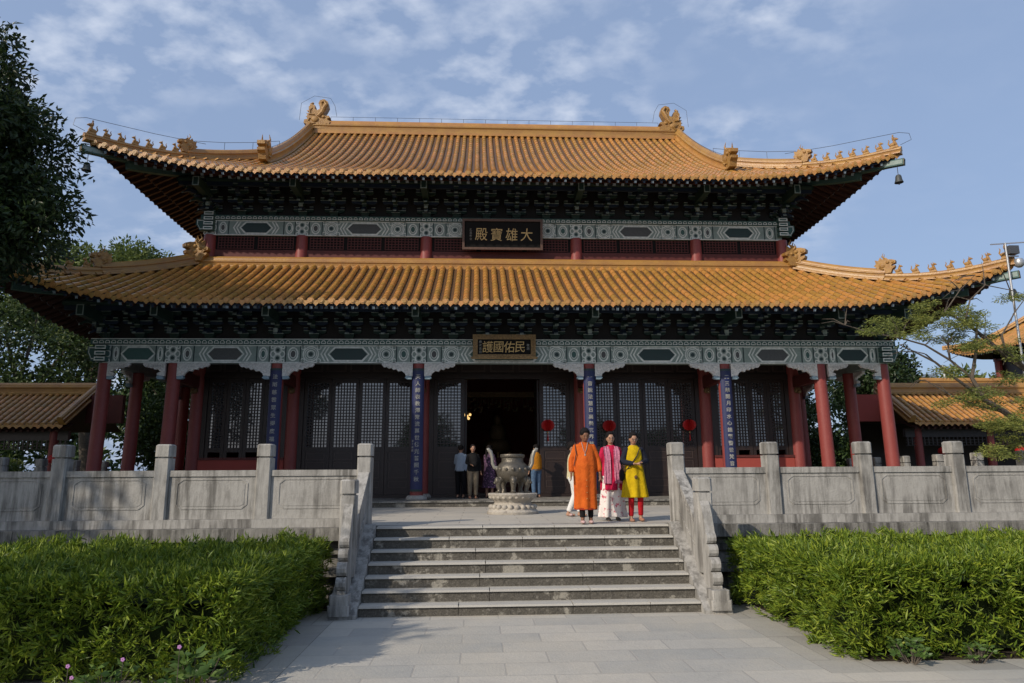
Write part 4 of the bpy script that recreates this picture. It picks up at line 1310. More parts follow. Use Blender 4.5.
# ------------------------------------------------------------ censer
t = thing('stone_pedestal', (.0, 15.66, HT), 'round carved stone pedestal under the bronze censer', 'pedestal')
b = MB(); b.lathe([(r0 * .74, z0) for r0, z0 in [(.76, .002), (.77, .05), (.70, .10), (.60, .18), (.545, .24), (.56, .27), (.60, .30), (.66, .34), (.735, .40), (.745, .43), (.72, .445)]], (0, 15.66, HT), 40)
for i in range(22):
    a = 2 * math.pi * i / 22
    b.ell((.475 * math.cos(a), 15.66 + .475 * math.sin(a), HT + .15), (.065, .065, .06), 0, 8, 5)
    b.ell((.475 * math.cos(a), 15.66 + .475 * math.sin(a), HT + .365), (.06, .06, .045), 0, 8, 5)
b.build('carved_drum', ped_m, t, smooth=True, angle=45)
t = thing('bronze_censer', (.0, 15.66, HT + .447), 'round-bellied bronze incense censer with upswept handles standing on its stone pedestal', 'censer')
cz = HT + .447
b = MB(); b.lathe([(.06, .26), (.20, .27), (.34, .33), (.42, .42), (.445, .52), (.43, .62), (.37, .70), (.315, .735), (.30, .77), (.30, .85), (.335, .865), (.345, .90), (.335, .935), (.29, .94), (.285, .80), (.10, .78)], (0, 15.66, cz), 36)
b.build('bowl', bronze, t, smooth=True, angle=40)
b = MB()
for i in range(14):
    a = 2 * math.pi * (i + .5) / 14
    b.ell((.437 * math.cos(a), 15.66 + .437 * math.sin(a), cz + .57), (.05, .05, .05), 0, 8, 5)
b.build('relief_band', bronze, t, smooth=True)
for i, a in enumerate((R(-90), R(-18), R(54), R(126), R(198))):
    b = MB(); c, s = math.cos(a), math.sin(a); p = lambda r, z: (r * c, 15.66 + r * s, cz + z)
    b.tube([p(.30, .36), p(.40, .30), p(.42, .18), p(.38, .08), p(.40, .0)], [.11, .10, .07, .06, .085], 10)
    b.ell(p(.44, .29), (.085, .085, .10), 0, 10, 7); b.ell(p(.51, .25), (.045, .045, .035), 0, 8, 5)
    for q in (-1, 1):
        b.ell((.50 * c - q * .035 * s, 15.66 + .50 * s + q * .035 * c, cz + .31), (.018, .018, .018), 0, 6, 4)
        b.ell((.44 * c - q * .08 * s, 15.66 + .44 * s + q * .08 * c, cz + .36), (.025, .025, .04), 0, 6, 4)
    b.ell(p(.42, .02), (.085, .085, .04), 0, 10, 5)
    b.build('lion_foot', bronze, t, smooth=True)
for sx in (-1, 1):
    b = MB(); b.tube([(sx * .42, 15.66, cz + .60), (sx * .50, 15.66, cz + .62), (sx * .55, 15.66, cz + .72), (sx * .555, 15.66, cz + .86), (sx * .60, 15.66, cz + 1.0), (sx * .67, 15.66, cz + 1.06), (sx * .70, 15.66, cz + 1.05)], [.05, .05, .048, .05, .055, .05, .04], 10)
    b.build('handle', mat('pale_worn_bronze', (.27, .26, .225), .45, .5, metal=.3, noise=(12, .5, (.18, .17, .15))), t, smooth=True)

t.scale = (.81, .81, .90)

# ------------------------------------------------------------ paper lanterns on the doors
def lantern(x, z, label, y=YU - .17):
    t = thing('red_lantern', (x, y, z), label, 'lantern', 'red lantern ornaments hanging on the doors')
    b = MB()
    for i in range(10):
        a = math.pi * i / 10
        b.ell((x, y, z), (.215, .025, .185), 0, 10, 8, Matrix.Rotation(a, 3, 'Z'))
    b.ell((x, y, z), (.19, .085, .17), 0, 16, 8)
    b.build('lantern_body', red_l, t, smooth=True)
    b = MB(); b.lathe([(.05, -.17), (.05, -.14)], (x, y, z), 10); b.lathe([(.05, .14), (.05, .17)], (x, y, z), 10); b.ell((x, y, z - .23), (.022, .022, .03), 0, 8, 5)
    b.build('gold_cap', goldp, t)
    b = MB()
    for i in range(8): a = i * .785; b.tube([(x, y, z - .25), (x + .02 * math.cos(a), y + .02 * math.sin(a), z - .5)], .006, 4)
    b.build('tassel', red_l, t)
    b = MB(); b.tube([(x, y, z + .17), (x, y, z + .36), (x, YU - .04, z + .36)], .006, 4); b.build('cord', wire_m, t)


lantern(1.45, 3.52, 'red lantern ornament on the door leaf just right of the dark doorway')
lantern(3.42, 3.50, 'red lantern ornament on the closed doors directly above the woman in pink')
lantern(6.02, 3.52, 'red lantern ornament on the rightmost door leaf near the red inner column')

# ------------------------------------------------------------ bells
def bell(p, label, top):
    t = thing('wind_bell', p, label, 'bell', 'bells under the roof corners')
    x, y, z = p
    b = MB(); b.lathe([(.02, .26), (.06, .25), (.085, .21), (.10, .09), (.13, .0), (.115, .0), (.085, .09), (.04, .19)], (x, y, z), 18); b.build('bell_body', bell_m, t, smooth=True)
    b = MB(); b.tube([(x, y, z + .24), (x, y, top)], .010, 5); b.ell((x, y, z - .03), (.03, .03, .04), 0, 8, 5); b.build('hanger', wire_m, t)


for sx in (-1, 1):
    p = hip_path(UPR, sx, -1); q = p[0]
    bell((q.x - sx * .12, q.y + .10, q.z - .92), 'dark bell hanging from the %s corner of the upper roof' % ('left' if sx < 0 else 'right'), q.z - .40)
    p = hip_path(LOW, sx, -1); q = p[0]
    if sx > 0: bell((q.x - sx * .12, q.y + .10, q.z - .92), 'dark bell hanging from the right corner of the lower roof behind thin branches', q.z - .40)

# ------------------------------------------------------------ dim altar inside the hall
t = thing('altar', (0, 27, HB), 'dim gilded altar with canopy inside the dark doorway', 'altar')
b = MB(); b.box(-1.6, 1.6, 26.5, 28, HB + .04, 2.5); b.box(-1.75, 1.75, 26.4, 28.1, 2.5, 2.62)
for i in range(6): b.outline([(-1.5 + i * .5, 1.55), (-1.04 + i * .5, 1.55), (-1.04 + i * .5, 2.35), (-1.5 + i * .5, 2.35)], lambda s, z, o: (s, 26.5 - o, z), .02, .04, 1)
b.build('altar_table', [red_dark, gold_dim], t)
b = MB()
random.seed(3)
b.ell((0, 27.8, 3.1), (.55, .4, .35)); b.ell((0, 27.8, 3.6), (.34, .25, .42)); b.ell((0, 27.75, 4.12), (.17, .17, .22))
b.build('seated_gold_figure', gold_dim, t, smooth=True)
b = MB()
for i in range(60):
    x = -1.7 + 3.4 * random.random(); z = 4.35 + random.random() * .5; b.ell((x, 26.5 + random.random() * .2, z), (.05, .04, .05), 0, 6, 4)
for i in range(24): b.tube([(-1.7 + i * .148, 26.4, 4.9), (-1.7 + i * .148, 26.4, 4.5 + .12 * (i % 3))], .02, 5)
b.box(-1.8, 1.8, 26.35, 26.6, 4.9, 5.1)
b.build('canopy', gold_dim, t, smooth=True)
b = MB()
for i in range(7): b.lathe([(.05, 0), (.03, .05), (.02, .12), (.05, .2)], (-1.3 + i * .43, 26.6, 2.622), 10)
b.build('offering_cups', goldp, t, smooth=True)
for (x, z) in ((-1.15, 4.0),):
    t = thing('lit_lamp', (x, 24.2, z), 'small glowing gold lamp cluster inside the left of the doorway', 'lamp')
    b = MB()
    for dx, dz in ((0, 0), (.10, .05), (-.09, .04), (.05, -.08)): b.ell((x + dx, 24.2, z + dz), (.045, .045, .05), 0, 8, 6)
    b.build('bulbs', mat('warm_lit_glass', (.8, .5, .2), .4, emit=((1, .62, .22), 1.1)), t, smooth=True)
    b = MB(); b.tube([(x, 24.2, z + .05), (x, 24.2, 6.6)], .01, 5); b.tube([(x - .12, 24.2, z + .1), (x, 24.2, z + .16), (x + .14, 24.2, z + .1)], .012, 5); b.build('lamp_arm', gold_dim, t)

# ============================================================ SIDE GALLERIES
def simple_roof(par, x0, x1, ye, ze, yr, zr2, sp=.24, hip_l=False, hip_r=False, back=True):
    """straight tiled roof: eave at ye, ridge at yr, seen from the front"""
    b = MB(); b.add([(x0, ye, ze - .01), (x1, ye, ze - .01), (x1, yr, zr2 - .01), (x0, yr, zr2 - .01)], [(0, 1, 2, 3)])
    y2 = 2 * yr - ye
    b.add([(x0, y2, ze), (x1, y2, ze), (x1, yr, zr2 - .012), (x0, yr, zr2 - .012)], [(3, 2, 1, 0)])
    b.build('pan_tiles', pan, par)
    b = MB(); b.add([(x0, ye + .02, ze - .14), (x1, ye + .02, ze - .14), (x1, yr, zr2 - .14), (x0, yr, zr2 - .14)], [(0, 3, 2, 1)])
    b.build('soffit_boards', raft, par)
    b = MB(); e = MB(); n = int((x1 - x0) / sp)
    L_ = math.hypot(yr - ye, zr2 - ze); tg = Vector((0, (yr - ye) / L_, (zr2 - ze) / L_)); nr = Vector((0, -tg.z, tg.y)); sd = Vector((1, 0, 0))
    nt = int(L_ / .3)
    for i in range(n):
        x = x0 + (x1 - x0) * (i + .5) / n
        for k in range(nt):
            ra = []
            for q, rad in ((k * L_ / nt, .078), ((k + 1) * L_ / nt, .064)):
                sag = -.10 * math.sin(math.pi * q / L_)
                p = Vector((x, ye, ze)) + tg * q + Vector((0, 0, sag * .0))
                ra += [p + sd * rad * math.cos(math.pi * j / 6) + nr * rad * math.sin(math.pi * j / 6) for j in range(7)]
            b.add(ra, [(j, j + 1, j + 8, j + 7) for j in range(6)] + [tuple(range(7))])
        c = Vector((x, ye - .02, ze + .02)); e.rings([[c + Vector((.08 * math.cos(math.pi * j / 5), .03 * q, .08 * math.sin(math.pi * j / 5))) for j in range(10)] for q in (1, 0)])
        xx = x + (x1 - x0) / n / 2
        e.rings([[(xx + u, ye - .02 + q, ze + w) for u, w in [(-.1, .01), (-.09, -.05), (0, -.13), (.09, -.05), (.1, .01)]] for q in (.02, 0)])
    b.build('barrel_tiles', tile, par, smooth=True, angle=50); e.build('eave_tiles', tile_end, par)
    b = MB(); sweep(b, [(x0 - .05, yr, zr2 - .08), (x1 + .05, yr, zr2 - .08)], ridge_prof(.34, .46)); b.build('main_ridge', ridge_m, par, smooth=True, angle=30)
    b = MB()
    for i in range(n): x = x0 + (x1 - x0) * (i + .5) / n; b.bar((x, ye + .06, ze - .20), (x, ye + .9, ze - .20 + .5 * (zr2 - ze) / (yr - ye)), .08, .08)
    b.build('rafters', raft, par)


for sx in (-1, 1):
    xa, xb = sorted((sx * 15.3, sx * 33.0))
    yr = 27.0; ye = 24.9
    g = thing('side_gallery', (sx * 24, yr, .9), 'low %s gallery with yellow tiled roof joining the %s side of the hall' % (('shaded', 'left') if sx < 0 else ('sunlit', 'right')), 'gallery')
    rf = empty_part('roof', g)
    simple_roof(rf, xa, xb, ye, 3.78, yr, 5.15)
    # sloped end ridge
    b = MB(); x = sx * 15.3; sweep(b, [(x, ye + .05, 3.80), (x, yr, 5.17)], ridge_prof(.28, .30)); b.build('end_ridge', ridge_m, rf, smooth=True, angle=30)
    b = MB(); b.box(xa, xb, ye + .55, ye + .70, 3.28, 3.62)
    nsl = int((xb - xa) / .16)
    for i in range(nsl): x = xa + (xb - xa) * (i + .5) / nsl; b.box(x - .02, x + .02, ye + .56, ye + .60, 2.98, 3.28)
    for z in (2.98, 3.08, 3.18): b.box(xa, xb, ye + .57, ye + .61, z - .012, z + .012)
    b.build('lattice_frieze', dark_wood, g)
    for k in range(7):
        x = sx * (15.8 + 2.8 * k)
        b = MB(); b.lathe([(.15, 0), (.15, 2.9)], (x, ye + .62, .9), 14); b.build('column', red, g, smooth=True)
    b = MB(); b.box(xa, xb, 23.6, 30, 0, .9); b.build('gallery_base', stone_dark, g)
    b = MB()
    b.box(xa, xb, ye + .58, ye + .66, 1.25, 1.32); b.box(xa, xb, ye + .58, ye + .66, 1.75, 1.82)
    for i in range(int((xb - xa) / .3)): x = xa + .3 * i; b.box(x, x + .04, ye + .59, ye + .65, 1.32, 1.75)
    b.build('railing', dark_wood, g)
    if sx > 0:
        b = MB(); b.box(xa, xb, 28.5, 28.7, .9, 4.0); b.build('rear_wall', dark_wood, g)
    # red board between the hall and the gallery
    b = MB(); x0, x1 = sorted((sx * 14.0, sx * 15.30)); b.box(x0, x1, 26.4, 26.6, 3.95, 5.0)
    b.build('gateway_lintel', red_dark if sx < 0 else red_wall, g)  # left lintel takes a darker red: tree shade put into its colour
    for x in (15.9, 17.3) if sx > 0 else (): pass

# lanterns on the galleries
for (x, y, z, lab) in ((16.6, 25.3, 2.75, 'small red lantern under the right gallery eave, nearer the hall'), (19.6, 25.3, 2.75, 'small red lantern under the right gallery eave, farther from the hall'), (-15.6, 25.3, 2.62, 'small red lantern under the left gallery eave')):
    t = thing('red_lantern', (x, y, z), lab, 'lantern', 'small lanterns of the galleries')
    b = MB(); b.ell((x, y, z), (.20, .20, .17), 0, 16, 10); b.build('lantern_body', red_l, t, smooth=True)
    b = MB(); b.lathe([(.07, .16), (.07, .19)], (x, y, z), 10); b.lathe([(.07, -.19), (.07, -.16)], (x, y, z), 10); b.build('gold_cap', goldp, t)
    b = MB(); b.tube([(x, y, z + .18), (x, y, 3.0)], .012, 5); b.build('cord', wire_m, t)

# ------------------------------------------------------------ far pavilion on the right
def hip_pavilion(cx, cy, label):
    t = thing('corner_pavilion', (cx, cy, 0), label, 'pavilion')
    a = 4.2
    b = MB(); b.box(cx - a, cx + a, cy - a, cy + a, 0, 8.1); b.build('wall', red_wall, t)
    for sx in (-1, 1):
        for sy in (-1, 1):
            b = MB(); b.lathe([(.24, 0), (.24, 2.0)], (cx + sx * (a - .1), cy + sy * (a - .1), 8.1), 12); b.build('column', red, t, smooth=True)
    b = MB(); b.box(cx - a + .3, cx + a - .3, cy - a + .15, cy + a - .15, 8.1, 10.0); b.build('lattice_wall', dark_wood, t)
    b = MB(); b.box(cx - a - .1, cx + a + .1, cy - a - .1, cy + a + .1, 9.75, 10.3)
    for k in range(17):
        for s in (-1, 1):
            b.box(cx - a + .05 + k * .49 - .12, cx - a + .05 + k * .49 + .12, cy - a - .5, cy - a - .05, 9.9, 10.2)
            b.box(cx - a - .5, cx - a - .05, cy - a + k * .49 - .12, cy - a + k * .49 + .12, 9.9, 10.2)
    b.build('bracket_band', red_dark, t)
    rf = empty_part('roof', t)
    r = mkroof(ax=a + 1.7, ay=a + 1.7, cax=a + 2.1, cay=a + 2.1, z0=10.3, D=5.4, Dh=5.4, rise=4.0, a=.7, Lz=.7, c0=2.6, pw=2, Df=3, xin=.5, yin=.5, sp=.26)
    pt0 = r.pt
    def pt(face, s, d, dz=0):
        v = pt0(face, s, d, dz); return Vector((v.x + cx, v.y - YM + cy, v.z))
    r.pt = pt
    roof_parts(r, rf)
    for sx in (-1, 1):
        for sy in (-1, 1):
            b = MB(); sweep(b, hip_path(r, sx, sy), ridge_prof(.26, .32)); b.build('hip_ridge', ridge_m, rf, smooth=True, angle=30)
    b = MB(); b.lathe([(.4, 0), (.5, .2), (.3, .5), (.45, .8), (.1, 1.3)], (cx, cy, 14.2), 14); b.build('finial', ridge_m, rf, smooth=True)
    return t


hip_pavilion(40.5, 43.0, 'distant red pavilion with upturned yellow roof behind the right gallery')
g = thing('rear_hall', (27, 38, 0), 'orange tiled roof of a rear building showing behind the right gallery', 'building')
rf = empty_part('roof', g)
simple_roof(rf, 24.5, 50, 34.5, 5.0, 38, 6.9, sp=.27)
b = MB(); b.box(25, 49, 35.3, 40.5, 0, 4.9); b.build('wall', red_wall, g)

# distant tower and mast
t = thing('distant_tower', (150, 220, 0), 'small grey-blue tower block far behind the trees right of the hall', 'tower')
b = MB(); b.box(146.5, 151.5, 220, 232, 0, 34); b.build('tower_body', mat('far_grey_render', (.16, .20, .25), .8), t)
b = MB()
for i in range(10):
    for j in range(3): b.box(147.1 + j * 1.5, 148.0 + j * 1.5, 219.9, 219.98, 4 + i * 3, 5.8 + i * 3)
b.build('windows', mat('far_window', (.06, .08, .1), .3), t)
t = thing('mast', (42, 60, 0), 'thin white pole leaning beside the tower behind the right gallery', 'pole')
b = MB(); b.tube([(41.6, 60, 0), (41.35, 60, 11.5)], [.14, .07], 8); b.build('mast_pole', white_p, t)

# ------------------------------------------------------------ camera pole
t = thing('camera_pole', (13.80, 17.6, 0), 'slim grey pole with a domed security camera and floodlight at its top', 'camera pole')
X0, X1, ZT_ = 13.80, 13.80, 8.15
b = MB(); b.tube([(X0, 17.6, 0), (X1, 17.6, ZT_ + .05)], [.042, .028], 10); b.lathe([(.14, 0), (.14, .02), (.06, .04)], (X0, 17.6, .002), 12); b.build('pole', metal_g, t, smooth=True)
b = MB(); b.bar((X1 - .42, 17.6, ZT_), (X1 + .62, 17.6, ZT_ + .08), .04, .025); b.build('cross_arm', metal_g, t)
b = MB(); b.box(X1 + .03, X1 + .30, 17.5, 17.7, ZT_ - .28, ZT_ - .05); b.build('floodlight', wire_m, t)
b = MB(); b.lathe([(.03, .15), (.09, .14), (.12, .08), (.12, 0), (.10, -.06), (.05, -.10)], (X1 + .32, 17.6, ZT_ - .55), 16); b.build('camera_dome', metal_g, t, smooth=True)
b = MB(); b.bar((X1, 17.6, ZT_ - .33), (X1 + .33, 17.6, ZT_ - .33), .03, .03); b.build('bracket', metal_g, t)
# ============================================================ VEGETATION
rng = np.random.default_rng(11)


def leaves(name, P, Nrm, Lf, Wd, m, parent, fold=.25, off=None):
    """P (n,3) leaf bases, Nrm (n,3) growing directions, Lf, Wd (n,)"""
    n = len(P)
    D = Nrm / np.linalg.norm(Nrm, axis=1)[:, None]
    rv = rng.normal(size=(n, 3)); S_ = np.cross(D, rv); S_ /= np.linalg.norm(S_, axis=1)[:, None] + 1e-9
    U = np.cross(S_, D)
    L_ = Lf[:, None]; W_ = Wd[:, None]
    v0 = P; v1 = P + D * L_ * .45 + S_ * W_ * .5 + U * W_ * fold; v2 = P + D * L_ - U * L_ * .08; v3 = P + D * L_ * .45 - S_ * W_ * .5 + U * W_ * fold
    V = np.stack([v0, v1, v2, v3], 1).reshape(-1, 3)
    o_ = np.array(WL[parent.name]) if parent is not None else np.zeros(3)
    V = V - o_
    me = bpy.data.meshes.new(name)
    me.vertices.add(4 * n); me.vertices.foreach_set('co', V.astype(np.float32).ravel())
    idx = np.arange(4 * n).reshape(n, 4)
    tri = np.concatenate([idx[:, [0, 1, 2]], idx[:, [0, 2, 3]]], 1).reshape(-1)
    me.loops.add(len(tri)); me.loops.foreach_set('vertex_index', tri.astype(np.int32))
    me.polygons.add(2 * n); me.polygons.foreach_set('loop_start', np.arange(0, 6 * n, 3, dtype=np.int32)); me.polygons.foreach_set('loop_total', np.full(2 * n, 3, dtype=np.int32))
    me.materials.append(m); me.update(); me.validate()
    return link(name, me, parent)


def crown_points(clumps, dens, flat=1.0):
    """clumps: list of (centre, radius); returns leaf bases and directions on and in the clumps"""
    Ps, Ns = [], []
    for c, r in clumps:
        k = max(8, int(dens * r * r))
        d = rng.normal(size=(k, 3)); d /= np.linalg.norm(d, axis=1)[:, None]
        rad = r * (rng.random(k) ** .45) * (1 + .12 * rng.normal(size=k))
        p = np.array(c) + d * rad[:, None] * np.array([1, 1, flat])
        Ps.append(p); dd = d + .8 * rng.normal(size=(k, 3)) + np.array([0, 0, -.15]); Ns.append(dd)
    return np.concatenate(Ps), np.concatenate(Ns)


def tree(name, base, h, crown_c, crown_r, nclump, cr, dens, leaf, m, label, cat='tree', group=None, bm=None, tr=.22, leafw=.5, flat=.8, limbs=14, seed=0, extra=None, shell=.35):
    global rng
    rng = np.random.default_rng(seed + 100)
    t = thing(name, base, label, cat, group)
    base = np.array(base, float); cc = np.array(crown_c, float); R3 = np.array(crown_r, float)
    cl = []
    for i in range(nclump):
        d = rng.normal(size=3); d /= np.linalg.norm(d)
        rad = shell + (1 - shell) * rng.random() ** .6
        p = cc + d * R3 * rad
        cl.append((p, cr * (.6 + .8 * rng.random())))
    if extra: cl += [(np.array(p, float), r) for p, r in extra]
    P, N = crown_points(cl, dens, flat)
    n = len(P)
    leaves('crown', P, N, leaf * (.6 + .8 * rng.random(n)), leaf * leafw * (.7 + .6 * rng.random(n)), m, t)
    b = MB()
    top = cc - np.array([0, 0, R3[2] * .15])
    mid = (base + top) / 2 + np.array([.25, .1, 0]) * rng.normal()
    b.tube([base, base + (mid - base) * .5 + rng.normal(size=3) * .05, mid, top], [tr * 1.3, tr, tr * .8, tr * .4], 10)
    order = sorted(range(len(cl)), key=lambda i: -cl[i][1])[:limbs]
    for i in order:
        e = cl[i][0]; a = mid + (top - mid) * rng.random()
        m1 = (a + e) / 2 + np.array([0, 0, -.2]) + rng.normal(size=3) * .15
        b.tube([a, m1, e], [tr * .42, tr * .25, tr * .07], 6)
    b.build('trunk', bm or bark, t, smooth=True)
    return t


lf_dark = leafmat('dark_glossy_leaf', (.032, .058, .018), (.018, .036, .012), .30, .42, .45)
lf_mid = leafmat('mid_green_leaf', (.050, .085, .022), (.034, .060, .018), .3, .5, .4)
lf_lt = leafmat('light_green_leaf', (.115, .155, .040), (.080, .120, .030), .35, .55, .35)
lf_yel = leafmat('feathery_yellow_green_leaf', (.22, .25, .06), (.15, .19, .05), .35, .55, .45)
lf_hedge = leafmat('hedge_blade_leaf', (.172, .250, .026), (.122, .190, .020), .32, .42, .5, nscale=2.2)
lf_hedge_tip = leafmat('hedge_young_blade', (.21, .275, .032), (.165, .235, .028), .35, .42, .4, nscale=2.2)
lf_broad = leafmat('broad_light_leaf', (.10, .17, .04), (.07, .13, .03), .3, .45, .3)

# the big dark tree at the left edge, in front of the hall
tree('broadleaf_tree', (-14.1, 13.6, 0), 11, (-12.2, 14.2, 8.15), (1.85, 2.2, 3.15), 105, .68, 1100, .155, lf_dark, 'big dark leafy tree at the left edge in front of the hall roof', seed=5, tr=.26, bm=bark_d, leafw=.42, limbs=26,
     extra=[((-10.1, 14.2, 8.0), .65), ((-9.6, 14.2, 7.5), .6), ((-9.9, 14.0, 7.1), .7), ((-10.5, 14.2, 7.7), .85), ((-11.1, 14.2, 9.2), .7), ((-10.9, 14.2, 8.5), .7), ((-10.7, 14.2, 6.6), .7), ((-10.6, 14, 6.7), .6), ((-10.95, 14, 6.0), .5), ((-11.05, 14, 5.2), .5), ((-10.95, 14, 4.5), .5), ((-11.1, 14, 3.8), .45), ((-11.3, 14, 9.6), .6), ((-11.3, 14, 10.6), .6), ((-11.1, 14, 11.3), .45),
            ((-11.0, 14, 8.8), .6), ((-10.9, 14, 7.4), .7)])
# trees beside the forecourt that shade the left side (they stand outside the picture)
tree('broadleaf_tree', (-12.2, 3.4, 0), 9, (-11.4, 3.0, 6.3), (1.2, 1.5, 1.3), 14, .62, 230, .26, lf_dark, 'tall dark tree beside the forecourt, left of the viewer', seed=9, tr=.25, bm=bark_d)
tree('broadleaf_tree', (-19, 6.0, 0), 13, (-18.5, 6.5, 9.4), (3.0, 3.2, 4.0), 70, 1.2, 170, .32, lf_dark, 'taller dark tree far to the left of the forecourt', seed=10, tr=.3, bm=bark_d)
tree('broadleaf_tree', (-21.5, 14, 0), 16, (-20.5, 13.5, 11.4), (3.6, 4.0, 4.6), 110, 1.4, 170, .34, lf_dark, 'tallest dark tree beyond the left end of the terrace', seed=12, tr=.3, bm=bark_d)
# trees behind the viewer, mirrored in the door panes
for i, (x, y, h) in enumerate(((-5, -16, 7), (2.5, -20, 6), (9, -17, 7.5), (16, -19, 6))):
    tree('broadleaf_tree', (x, y, 0), h, (x, y, h * .62), (2.6, 2.2, h * .36), 34, 1.0, 110, .4, lf_mid, ['rounded tree behind the forecourt, first from the left', 'low rounded tree behind the forecourt, second from the left', 'tall rounded tree behind the forecourt, third from the left', 'rounded tree behind the forecourt, farthest right'][i], group='trees behind the forecourt', seed=20 + i)

# background trees on the left
tree('broadleaf_tree', (-23, 42, 0), 17, (-23.5, 42, 12.4), (5.2, 4.0, 3.4), 80, 1.2, 330, .26, lf_lt, 'pale green tree whose top shows above the lower roof at left', seed=31, tr=.4)
tree('broadleaf_tree', (-21, 32, 0), 10, (-21.5, 32, 6.9), (4.5, 3.0, 3.2), 52, .85, 260, .24, lf_mid, 'mid green tree behind the left gallery roof', seed=32, tr=.3)
tree('broadleaf_tree', (-29, 34, 0), 11, (-29.5, 34, 8.0), (4.0, 3.0, 3.8), 40, .95, 200, .30, lf_mid, 'green tree at the far left beyond the gallery', seed=33, tr=.3)
tree('broadleaf_tree', (-16.2, 38, 0), 9, (-16, 38, 5.2), (3.0, 2.5, 4.2), 60, 1.0, 260, .28, lf_mid, 'bushy tree seen between the leftmost red columns', seed=34, tr=.2)
tree('broadleaf_tree', (-12.2, 41, 0), 7, (-12.2, 41, 4.4), (2.6, 2.2, 4.0), 50, .9, 260, .26, lf_dark, 'dark bushy tree behind the left side of the hall', seed=35, tr=.2)
# background trees on the right
tree('broadleaf_tree', (23.5, 40.5, 0), 10, (23.4, 40.5, 6.6), (2.7, 2.5, 3.0), 70, .9, 330, .26, lf_dark, 'dense dark tree behind the right gallery beside the corner column', seed=41, tr=.3)
tree('broadleaf_tree', (17.2, 39, 0), 8, (17.4, 39, 5.0), (2.6, 2.2, 4.0), 60, .9, 260, .26, lf_mid, 'bushy tree seen between the rightmost red columns', seed=42, tr=.2)
tree('broadleaf_tree', (13.6, 41, 0), 7, (13.4, 41, 4.2), (2.4, 2.2, 3.8), 46, .9, 240, .26, lf_dark, 'dark bushy tree behind the right side of the hall', seed=43, tr=.2)
tree('broadleaf_tree', (52, 75, 0), 12, (52, 75, 9.5), (8, 4, 3.0), 40, 1.8, 70, .6, lf_lt, 'faraway pale tree to the right of the distant tower', seed=44, tr=.3)

# ------------------------------------------------------------ the layered tree at the right edge
def at(px, py, y):
    d = fw + rt2 * ((px - 512) / FPX) + up2 * ((341.5 - py) / FPX)
    return CAM + d * ((y - CAM.y) / d.y)


rng = np.random.default_rng(77)
t = thing('feathery_tree', (14.6, 17.2, 0), 'thin-branched feathery tree leaning in from the right edge', 'tree')
b = MB()
br = [([(1075, 470), (1040, 440), (1005, 412), (985, 400), (972, 378), (976, 352), (977, 322)], .10),
      ([(1075, 400), (1035, 375), (1008, 358), (985, 338), (965, 322), (945, 312)], .09),
      ([(985, 400), (955, 378), (935, 362), (915, 352), (900, 345)], .045),
      ([(972, 378), (950, 360), (925, 345), (900, 338), (872, 333), (845, 325)], .035),
      ([(1005, 412), (975, 405), (950, 395), (925, 380)], .045),
      ([(1035, 375), (1005, 350), (1002, 335), (1015, 312), (1024, 300)], .035),
      ([(965, 322), (970, 300), (985, 285), (1010, 290), (1030, 296)], .025),
      ([(950, 360), (948, 345), (940, 335)], .03),
      ([(945, 312), (960, 290), (975, 275)], .02)]
base = Vector((14.6, 17.2, 0))
trunk_top = at(1075, 470, 17.0)
b.tube([base, (base + trunk_top) / 2 + Vector((.1, 0, 0)), trunk_top, at(1075, 400, 17.0)], [.17, .15, .13, .09], 10)
for i, (pts, r0) in enumerate(br):
    dep = 16.9 + .35 * math.sin(i * 2.1)
    q = [at(px, py, 17.0 + (dep - 17.0) * k / len(pts)) for k, (px, py) in enumerate(pts)]
    b.tube(q, [r0 * (1 - .75 * k / (len(q) - 1)) for k in range(len(q))], 7)
rt_ = random.Random(8)
for i in range(46):          # fine twigs
    pts, r0 = br[rt_.randrange(len(br))]; k = rt_.randrange(1, len(pts)); px, py = pts[k]
    dx = rt_.uniform(-34, 14); dy = rt_.uniform(-26, 12)
    b.tube([at(px, py, 17.0), at(px + dx * .5, py + dy * .5 - 3, 17 + rt_.uniform(-.2, .2)), at(px + dx, py + dy, 17 + rt_.uniform(-.4, .4))], [.016, .011, .004], 5)
b.build('trunk', bark, t, smooth=True)
cl = []
for (px, py, w, h, n) in [(905, 322, 32, 7, 9), (880, 330, 14, 5, 4), (945, 315, 28, 8, 9), (975, 328, 20, 8, 6), (925, 340, 30, 5, 7), (965, 345, 22, 7, 6), (960, 400, 26, 6, 7), (985, 392, 22, 5, 5), (1012, 440, 18, 18, 16), (1020, 420, 12, 10, 5), (1008, 402, 20, 7, 5), (1015, 300, 12, 5, 3), (990, 455, 10, 8, 3), (1015, 380, 14, 6, 4), (930, 305, 16, 4, 3), (962, 318, 18, 8, 6), (990, 345, 18, 8, 5), (950, 372, 16, 5, 4), (1000, 420, 20, 7, 7), (1018, 350, 10, 14, 4), (940, 330, 24, 9, 7)]:
    for k in range(n):
        cl.append((np.array(at(px + w * rng.uniform(-1, 1), py + h * rng.uniform(-1, 1), 17 + rng.uniform(-.6, .6))), .17 + .15 * rng.random()))
P, N = crown_points(cl, 2500, .38)
N[:, 2] *= .35
n = len(P)
leaves('crown', P, N, .075 * (.6 + .8 * rng.random(n)), .022 * (.7 + .6 * rng.random(n)), lf_yel, t)

